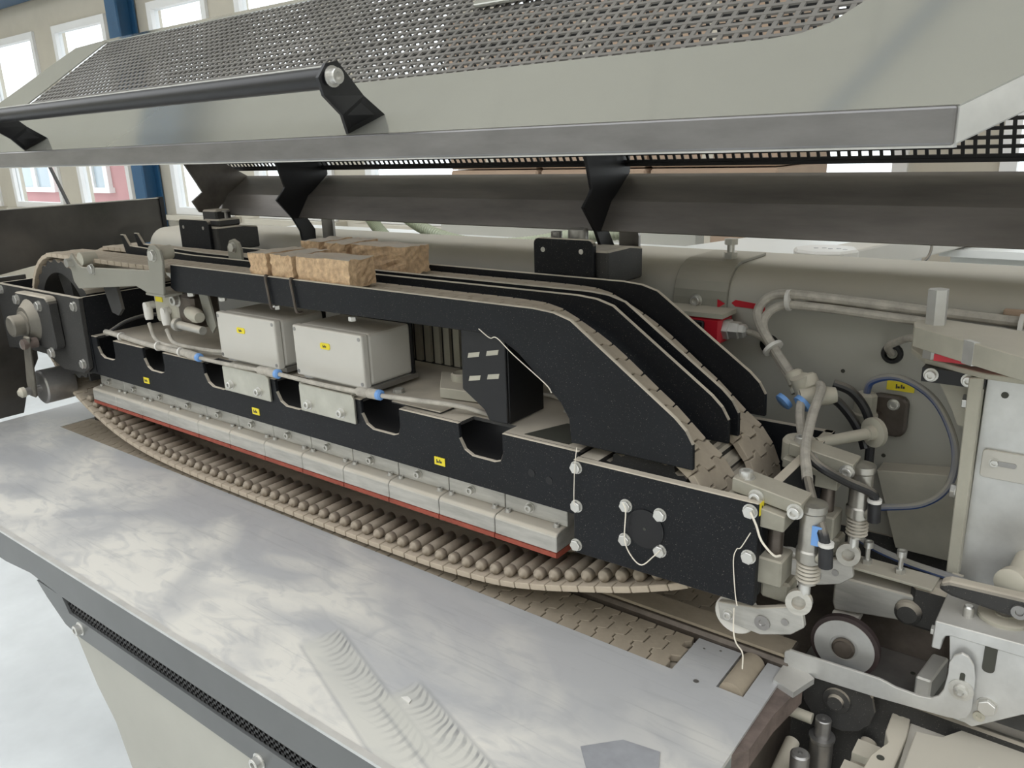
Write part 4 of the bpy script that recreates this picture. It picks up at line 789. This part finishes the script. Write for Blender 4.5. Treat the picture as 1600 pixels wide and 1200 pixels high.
prism('blade', [(-0.268, 0.022), (-0.262, 0.027), (-0.158, 0.030), (-0.150, 0.0285), (-0.140, 0.026), (-0.115, 0.0255), (-0.103, 0.028), (-0.096, 0.034), (-0.092, 0.044), (-0.090, 0.066), (-0.0905, 0.080), (-0.087, 0.090), (-0.080, 0.096), (-0.073, 0.094), (-0.067, 0.085), (-0.064, 0.069), (-0.063, 0.030), (-0.066, 0.019), (-0.073, 0.014), (-0.085, 0.011), (-0.16, 0.004), (-0.268, -0.002)], 'y', 0.876, 0.880, 'alubr', t, 0.0006)
prism('blade_slot', rrect(-0.0785, -0.0735, 0.052, 0.073, 0.002, 2), 'y', 0.8753, 0.8762, 'ink', t)
lathe('slot_washer', (-0.0755, 0.876, 0.052), Yf, [(0.0125, 0), (0.0125, 0.002), (0.0075, 0.002), (0.0072, 0.006), (0.004, 0.007), (0.0035, 0.004)], 'bolt', t, 22)
t = thing('slotted_plate', 'grey slotted mounting plate behind the guide blade', 'plate', (-0.05, 0.888, 0.0))
prism('plate', [(-0.096, 0.118), (0.05, 0.125), (0.05, 0.04), (-0.017, 0.040), (-0.061, 0.003), (-0.084, 0.010)], 'y', 0.886, 0.892, 'alubr', t, 0.0006)
prism('plate_slot', rrect(-0.0605, -0.0485, 0.077, 0.115, 0.005, 4), 'y', 0.8852, 0.8862, 'ink', t)
bolt((-0.050, 0.886, 0.036), Yf, 0.0095, t); lathe('ring_screw', (-0.056, 0.886, 0.020), Yf, [(0.006, 0), (0.006, 0.002), (0.003, 0.002), (0.0025, 0.0005)], 'greyfix', t, 16)
t = thing('cast_bracket', 'pale cast bracket with a hooked foot and round swivel base', 'bracket', (-0.05, 0.92, 0.087))
prism('bracket_body', [(-0.110, 0.121), (0.05, 0.1255), (0.05, 0.109), (-0.093, 0.108), (-0.098, 0.106), (-0.1005, 0.100), (-0.1015, 0.087), (-0.1105, 0.087)], 'y', 0.884, 0.955, 'alubr', t, 0.001)
lathe('swivel_base', (-0.050, 0.930, 0.1225), (0, 0, 1), [(0.026, 0), (0.026, 0.004), (0.024, 0.005), (0.010, 0.005), (0.010, 0.014)], 'greyfix', t, 30); lathe('stop_pin', (-0.083, 0.913, 0.121), (0, 0, 1), [(0.0055, 0), (0.0055, 0.012), (0.004, 0.014)], 'bolt', t, 14); bolt((-0.1105, 0.90, 0.100), (-1, 0, 0), 0.006, t)
t = thing('clamp_lever', 'black dusty clamp lever resting across the cast bracket', 'lever', (-0.06, 0.91, 0.135))
prism('lever_handle', [(-0.114, 0.150), (-0.112, 0.159), (-0.104, 0.163), (-0.03, 0.166), (0.05, 0.168), (0.05, 0.140), (-0.04, 0.140), (-0.10, 0.145)], 'y', 0.902, 0.920, 'blackdusty', t, 0.004, 2)
lathe('lever_bolt', (-0.036, 0.902, 0.150), Yf, [(0.008, 0), (0.008, 0.003), (0.004, 0.003), (0.0035, 0.001)], 'steel', t, 16); cyl('lever_post', (-0.050, 0.93, 0.13), (-0.050, 0.925, 0.15), 0.010, 'steel', t, 18)

# the pit below the blade
t = thing('milling_pit', 'dark pit with dusty guide rods below the guide blade', 'pit', (-0.15, 0.8, -0.3))
box('pit_floor', (-0.262, 0.2), (0.45, 0.91), (-0.34, -0.33), 'blackdusty', t); box('pit_back', (-0.262, 0.2), (0.905, 0.912), (-0.33, -0.013), 'blackdusty', t); box('pit_side', (-0.266, -0.262), (0.45, 0.91), (-0.33, -0.03), 'steelbrown', t)
cyl('guide_rod', (-0.245, 0.86, -0.09), (-0.245, 0.55, -0.16), 0.009, 'greyfix', t, 16); cyl('guide_rod', (-0.165, 0.90, -0.08), (-0.19, 0.60, -0.18), 0.010, 'blackdusty', t, 16); cyl('cross_rod', (-0.262, 0.865, -0.05), (-0.225, 0.865, -0.05), 0.007, 'greyfix', t, 12)
t = thing('saw_disc', 'dark dusty cutter disc hanging in the pit below the blade', 'disc', (-0.206, 0.89, -0.07))
prism('disc', circ(-0.204, -0.027, 0.044, 14), 'y', 0.888, 0.893, 'blackdusty', t, 0.001); lathe('disc_nut', (-0.204, 0.888, -0.027), Yf, [(0.016, 0), (0.016, 0.004), (0.010, 0.005), (0.009, 0.010)], 'blackdusty', t, 18)
t = thing('spindle', 'stepped vertical spindle with a dusty flange in the pit', 'spindle', (-0.205, 0.86, -0.2))
lathe('shaft', (-0.213, 0.870, -0.16), (0, 0, 1), [(0.014, 0.0), (0.014, 0.082), (0.0155, 0.084), (0.0155, 0.088), (0.0095, 0.088), (0.0095, 0.112), (0.0085, 0.113), (0.003, 0.113), (0.0025, 0.110)], 'steel', t, 24)
lathe('flange_disc', (-0.213, 0.870, -0.168), (0, 0, 1), [(0.034, 0), (0.034, 0.012), (0.030, 0.014)], 'greyfix', t, 28)
t = thing('short_spindle', 'short dusty spindle end at the bottom of the pit', 'spindle', (-0.22, 0.80, -0.2)); lathe('shaft', (-0.218, 0.800, -0.16), (0, 0, 1), [(0.011, 0), (0.011, 0.108), (0.009, 0.110), (0.003, 0.110), (0.0025, 0.107)], 'steel', t, 20)
t = thing('cast_rail', 'beige cast rail with screw holes beside the pit', 'rail', (-0.135, 0.86, -0.05))
prism('rail_body', [(-0.145, 0.925), (-0.127, 0.928), (-0.121, 0.872), (-0.122, 0.78), (-0.150, 0.76), (-0.147, 0.819), (-0.136, 0.851), (-0.143, 0.868)], 'z', -0.055, -0.03, 'greyfix', t, 0.001)
for (x, y) in ((-0.136, 0.908), (-0.137, 0.82)): cyl('screw_hole', (x, y, -0.0305), (x, y, -0.0294), 0.0042, 'ink', t, 14)
box('rail_tab', (-0.170, -0.145), (0.835, 0.862), (-0.06, -0.05), 'greyfix', t); box('rail_tab', (-0.175, -0.150), (0.80, 0.825), (-0.075, -0.055), 'greyfix', t)
tag(prism('white_plate', [(-0.126, 0.934), (-0.065, 0.936), (0.05, 0.85), (0.05, 0.70), (-0.115, 0.70), (-0.119, 0.83)], 'z', -0.045, -0.035, 'boxgrey', None, 0.001), 'light grey plate below the guide blade end', 'plate')
tag(prism('front_cover', [(-0.113, 0.875), (-0.088, 0.881), (0.10, 1.17), (0.10, 0.90), (-0.046, 0.853), (-0.10, 0.78), (-0.112, 0.80)], 'z', -0.026, -0.02, 'greypanel', None, 0.001), 'beige grey cover sheet at the bottom right corner', 'cover')

# ============================================================ HOOD
TH = math.radians(35); c35, s35 = math.cos(TH), math.sin(TH)
def HP(x, s, o=0.0): return Vector((x, 0.6+s*c35-o*s35, 0.655+s*s35+o*c35))
HM = Matrix(((1, 0, 0, 0), (0, c35, -s35, 0.6), (0, s35, c35, 0.655), (0, 0, 0, 1)))
def hprism(name, pts, o0, o1, m, parent, bv=0.0):
    bm = prism_bm(pts, 'z', o0, o1, bv); bmesh.ops.transform(bm, matrix=HM, verts=bm.verts); return bm_obj(name, bm, m, parent)
def hboxes(name, lst, m, parent, T=HM):
    bm = bmesh.new()
    for b in lst: add_box(bm, *b)
    bmesh.ops.recalc_face_normals(bm, faces=bm.faces); bmesh.ops.transform(bm, matrix=T, verts=bm.verts); return bm_obj(name, bm, m, parent)
t = thing('machine_hood', 'raised grey machine hood with perforated top, steel lip and black handle', 'hood', (-0.9, 0.85, 0.6))
hprism('front_panel', [(-1.90, 0), (-0.10, 0), (0.12, 0.22), (0.12, 0.372), (-0.186, 0.372), (-0.190, 0.17), (-0.198, 0.145), (-0.214, 0.1205), (-0.235, 0.108), (-0.26, 0.1045), (-1.735, 0.104), (-1.735, 0.372), (-1.87, 0.372), (-1.90, 0.17)], -0.002, 0, 'hood', t)
box('front_lip', (-1.90, -0.101), (0.597, 0.602), (0.6300, 0.6545), 'lip', t, 0.0018, 2)
box('lip_return', (-1.90, -0.101), (0.599, 0.611), (0.6285, 0.6310), 'alubr', t)
a, b2 = HP(-0.101, 0), HP(0.12, 0.22); dz = Vector((0, 0, -0.0255)); dn = Vector((-0.004, 0.004, 0))
bm = bmesh.new(); vs = [bm.verts.new(p) for p in (a, b2, b2+dz, a+dz, a+dn, b2+dn, b2+dn+dz, a+dn+dz)]
for f in ((0, 1, 2, 3), (7, 6, 5, 4), (0, 4, 5, 1), (3, 2, 6, 7), (1, 5, 6, 2), (0, 3, 7, 4)): bm.faces.new([vs[i] for i in f])
bmesh.ops.recalc_face_normals(bm, faces=bm.faces); bevel(bm, 0.0012, 1); bm_obj('side_lip', bm, 'alubr', t)
def xmax(s): return -0.17
L_ = []; s = 0.102; rows = []
while s < 0.372: rows.append(s); s += 0.0128
for s in rows: L_.append(((-1.735, xmax(s)), (s-0.0022, s+0.0022), (-0.0048, -0.0028)))
x = -1.73
while x < -0.187:
    L_.append(((x-0.0022, x+0.0022), (0.10, 0.372), (-0.0050, -0.0030))); x += 0.0148
pm = hboxes('perforated_sheet', L_, 'mesh', t); pm['kind'] = 'stuff'
# shallow top strip and rear perforated slope
T17 = Matrix(((1, 0, 0, 0), (0, math.cos(0.297), -math.sin(0.297), HP(0, 0.372).y), (0, math.sin(0.297), math.cos(0.297), HP(0, 0.372).z), (0, 0, 0, 1)))
hboxes('top_strip', [((-1.87, 0.12), (0, 0.085), (-0.002, 0))], 'hood', t, T17)
ytop, ztop = HP(0, 0.372).y+0.085*math.cos(0.297), HP(0, 0.372).z+0.085*math.sin(0.297)
an = math.atan2(0.603-ztop, 1.165-ytop); ln = math.hypot(0.603-ztop, 1.165-ytop)
TR = Matrix(((1, 0, 0, 0), (0, math.cos(an), -math.sin(an), ytop), (0, math.sin(an), math.cos(an), ztop), (0, 0, 0, 1)))
L_ = []; s = 0.01
while s < ln: L_.append(((-1.75, 0.12), (s-0.0022, s+0.0022), (-0.0018, 0))); s += 0.0125
x = -1.75
while x < 0.12: L_.append(((x-0.0022, x+0.0022), (0, ln), (-0.0020, -0.0002))); x += 0.0135
pm = hboxes('rear_perforated_sheet', L_, 'meshdark', t, TR); pm['kind'] = 'stuff'
hboxes('rear_edge', [((-1.75, 0.12), (ln-0.004, ln+0.002), (-0.003, 0.001))], 'meshdark', t, TR)
dp = hprism('display_frame', rrect(-0.665, -0.48, 0.243, 0.36, 0.006, 3), 0.001, 0.006, 'hood', t, 0.001)
hprism('display_inset', rrect(-0.655, -0.49, 0.252, 0.35, 0.004, 3), 0.006, 0.0066, 'steel', dp)
hd = cyl('handle_bar', HP(-1.45, -0.008, 0.070), HP(-0.645, -0.008, 0.070), 0.0105, 'blackclean', t, 24)
hb = HP(0, -0.008, 0.070)
box('bar_trim', (-1.45, -0.65), (hb.y-0.003, hb.y+0.004), (hb.z+0.0095, hb.z+0.0115), 'alubr', hd)
for dx in (0, -0.795):
    def q(x, s_, o, k): return HP(x+dx, s_, o)+Vector((0.004*k, 0, 0))
    bm = bmesh.new()
    ring = [(-0.648, -0.026, 0.062), (-0.644, -0.024, 0.080), (-0.641, -0.010, 0.086), (-0.641, 0.004, 0.080), (-0.652, 0.020, 0.032), (-0.654, 0.034, 0.0), (-0.684, 0.002, 0.0), (-0.660, -0.010, 0.030)]
    A = [bm.verts.new(q(*p, 0)) for p in ring]; B = [bm.verts.new(q(*p, 1)) for p in ring]
    for f in ((0, 1, 2, 3, 4, 7), (7, 4, 5, 6)): bm.faces.new([A[i] for i in f]); bm.faces.new([B[i] for i in f][::-1])
    for i in range(8): bm.faces.new((A[i], A[(i+1) % 8], B[(i+1) % 8], B[i]))
    bmesh.ops.recalc_face_normals(bm, faces=bm.faces); bm_obj('handle_bracket', bm, 'blackclean', t)
bolt(HP(-0.638, -0.010, 0.072), (1, 0, 0), 0.0075, t, 'soc', 'handle_screw')
# inner deflector trough with hook brackets
prism('deflector', [(1.180, 0.588), (1.117, 0.549), (1.086, 0.506), (1.089, 0.5045), (1.1195, 0.5475), (1.182, 0.586)], 'x', -1.74, 0.12, 'trough', t, 0.0004)
prism('deflector_end', [(1.014, 0.628), (1.054, 0.558), (1.025, 0.539), (1.040, 0.514), (1.074, 0.507), (1.12, 0.545), (1.176, 0.588), (1.10, 0.63)], 'x', -1.706, -1.70, 'trough', t)
for xb in (-1.41, -0.665):
    prism('hook_bracket', [(1.040, 0.632), (1.060, 0.570), (1.054, 0.562), (1.036, 0.545), (1.072, 0.505), (1.088, 0.478), (1.093, 0.446), (1.128, 0.446), (1.128, 0.478), (1.104, 0.512), (1.119, 0.548), (1.176, 0.590), (1.176, 0.634)], 'x', xb-0.003, xb+0.003, 'blackclean', t, 0.001)
for xb in (-1.41, -0.665): prism('hinge_foot', rrect(xb-0.002, xb+0.034, 0.446, 0.50, 0.008, 3, (1, 0, 0, 0)), 'y', 1.150, 1.156, 'steel', t)

# ============================================================ BEHIND THE MACHINE
t = thing('rear_cabinet', 'white sheet-metal rear cabinet behind the grey beam', 'cabinet', (-1.5, 1.9, FZ))
box('cabinet_top', (-2.5, -0.88), (1.48, 1.95), (0.36, 0.375), 'whitepaint', t); box('cabinet_body', (-2.48, -0.9), (1.50, 1.93), (FZ, 0.36), 'whitepaint', t); box('back_panel', (-1.75, -0.88), (1.90, 1.95), (0.375, 0.52), 'greypanel', t)
t = thing('white_table', 'white flat-topped table behind the beam beside the extrusion arm', 'table', (-0.5, 1.7, FZ))
prism('table_top', [(-0.90, 1.46), (-0.42, 1.40), (-0.42, 2.4), (-0.62, 2.4)], 'z', 0.388, 0.400, 'whitepaint', t); box('table_body', (-0.62, -0.43), (1.46, 2.3), (FZ, 0.388), 'whitepaint', t)
t = thing('pale_housing', 'pale housing behind the beam at the far right', 'housing', (0.1, 2.2, FZ)); box('housing_body', (-0.30, 0.6), (1.9, 2.6), (FZ, 0.385), 'whitepaint', t); box('housing_lid', (-0.32, 0.62), (1.88, 2.62), (0.385, 0.400), 'whitepaint', t)
t = thing('extrusion_arm', 'light grey aluminium extrusion arm with an octagonal end cap', 'arm', (-0.38, 1.5, 0.42))
d = Vector((-0.25, 2.15, 0.43))-Vector((-0.40, 1.42, 0.43))
bm = prism_bm(rrect(-0.030, 0.030, -0.02, 0.025, 0.004, 2), 'z', 0.0, d.length); bmesh.ops.transform(bm, matrix=frame(Vector((-0.40, 1.42, 0.425)), d), verts=bm.verts); bm_obj('extrusion', bm, 'boxgrey', t)
prism('end_cap', [(x, y) for x, y in circ(-0.415, 1.415, 0.055, 8)], 'z', 0.41, 0.452, 'whiteplastic', t, 0.004)
for k in range(5): cyl('cap_slot', (-0.43+0.012*k, 1.41+0.006*(k % 2), 0.452), (-0.43+0.012*k, 1.41+0.006*(k % 2), 0.4525), 0.004, 'steel', t, 10)
tag(tube('loose_wire', [(-0.30, 1.62, 0.46), (-0.285, 1.6, 0.44), (-0.285, 1.55, 0.42), (-0.31, 1.52, 0.415)], 0.0025, 'hoseblack', None, 6), 'thin dark wire loop hanging off the extrusion arm', 'wire')
def ribbed(name, label, pts, r):
    path = smooth_path(pts, 40); bm = tube_bm(path, r, 14, lambda i: r*(1.0+0.09*math.sin(i*1.6)))
    tag(bm_obj(name, bm, 'hosegreen', None, True), label, 'hose', 'pale green extraction hoses')
ribbed('extraction_hose', 'long ribbed pale green extraction hose sagging behind the beam', [(-1.46, 1.45, 0.478), (-1.42, 1.45, 0.458), (-1.357, 1.45, 0.436), (-1.275, 1.45, 0.421), (-1.177, 1.45, 0.418), (-1.066, 1.45, 0.427), (-0.98, 1.45, 0.442), (-0.899, 1.45, 0.452), (-0.80, 1.45, 0.462)], 0.0145)
ribbed('extraction_hose', 'short ribbed pale green extraction hose dropping behind the beam', [(-1.565, 1.43, 0.475), (-1.546, 1.43, 0.454), (-1.51, 1.43, 0.425), (-1.46, 1.43, 0.398), (-1.40, 1.43, 0.38)], 0.0145)
for i, (x0, x1) in enumerate(((-2.95, -2.38), (-2.36, -1.78), (-1.76, -1.18))):
    for k in range(3):
        t = thing('carton', ('bottom', 'middle', 'top')[k]+' tan carton in the '+('left', 'centre', 'right')[i]+' stack far behind the machine', 'carton', ((x0+x1)/2, 3.6, FZ+k*0.72), 'tan cartons far behind the machine')
        box('carton_body', (x0, x1), (3.3, 3.95), (FZ+k*0.72, FZ+k*0.72+0.714), 'tan', t, 0.01); box('packing_tape', (x0+0.25, x0+0.30), (3.298, 3.300), (FZ+k*0.72+0.02, FZ+k*0.72+0.69), 'winframe', t)
# dark side cover at the far left
t = thing('smoked_side_cover', 'dark smoky side cover panel at the far left end', 'cover', (-2.27, 0.9, 0.0))
prism('upper_panel', [(0.45, 0.36), (0.80, 0.366), (1.03, 0.399), (1.256, 0.404), (1.256, 0.524), (0.45, 0.524)], 'x', -2.256, -2.25, 'smoke', t, 0.001)
box('edge_frame', (-2.262, -2.244), (1.250, 1.262), (0.40, 0.527), 'blackclean', t); box('top_edge', (-2.258, -2.248), (0.45, 1.256), (0.523, 0.5255), 'alu', t)
prism('lower_panel', [(0.35, 0.36), (0.86, 0.36), (0.848, 0.138), (0.812, 0.077), (0.787, 0.004), (0.35, 0.004)], 'x', -2.256, -2.25, 'smoke', t, 0.001)

# ============================================================ COBWEBS
def web(label, pts, r=0.0006):
    o = tube('cobweb_strand', pts, r, 'web', None, 5, 5); tag(o, label, 'cobweb')
web('cobweb strand hanging between the axle bolts of the end housing', [(-0.432, 0.757, 0.23), (-0.428, 0.757, 0.219), (-0.429, 0.757, 0.182), (-0.421, 0.759, 0.162), (-0.408, 0.761, 0.153), (-0.391, 0.759, 0.171), (-0.382, 0.757, 0.182)], 0.0008)
web('thick pale cobweb strand hanging off the corner bolt of the end housing', [(-0.278, 0.757, 0.259), (-0.271, 0.757, 0.246), (-0.264, 0.757, 0.229), (-0.253, 0.765, 0.212), (-0.248, 0.772, 0.210)], 0.0013)
web('forked cobweb strand crossing the right edge of the end housing', [(-0.278, 0.761, 0.233), (-0.288, 0.762, 0.212), (-0.293, 0.763, 0.208), (-0.296, 0.763, 0.193), (-0.292, 0.763, 0.154), (-0.289, 0.763, 0.139)], 0.0006)
web('cobweb thread dangling below the white press roller', [(-0.299, 0.78, 0.124), (-0.298, 0.78, 0.094), (-0.294, 0.78, 0.079), (-0.286, 0.78, 0.069), (-0.285, 0.78, 0.048)], 0.0009)
web('long cobweb strand along the underside of the front guide rail', [(-0.659, 0.776, 0.411), (-0.641, 0.776, 0.401), (-0.63, 0.777, 0.402), (-0.605, 0.778, 0.383), (-0.556, 0.778, 0.352), (-0.547, 0.779, 0.341)], 0.0007)
web('vertical cobweb strand at the left edge of the end housing', [(-0.498, 0.760, 0.285), (-0.5, 0.758, 0.259), (-0.501, 0.757, 0.216), (-0.499, 0.757, 0.208)], 0.0005)
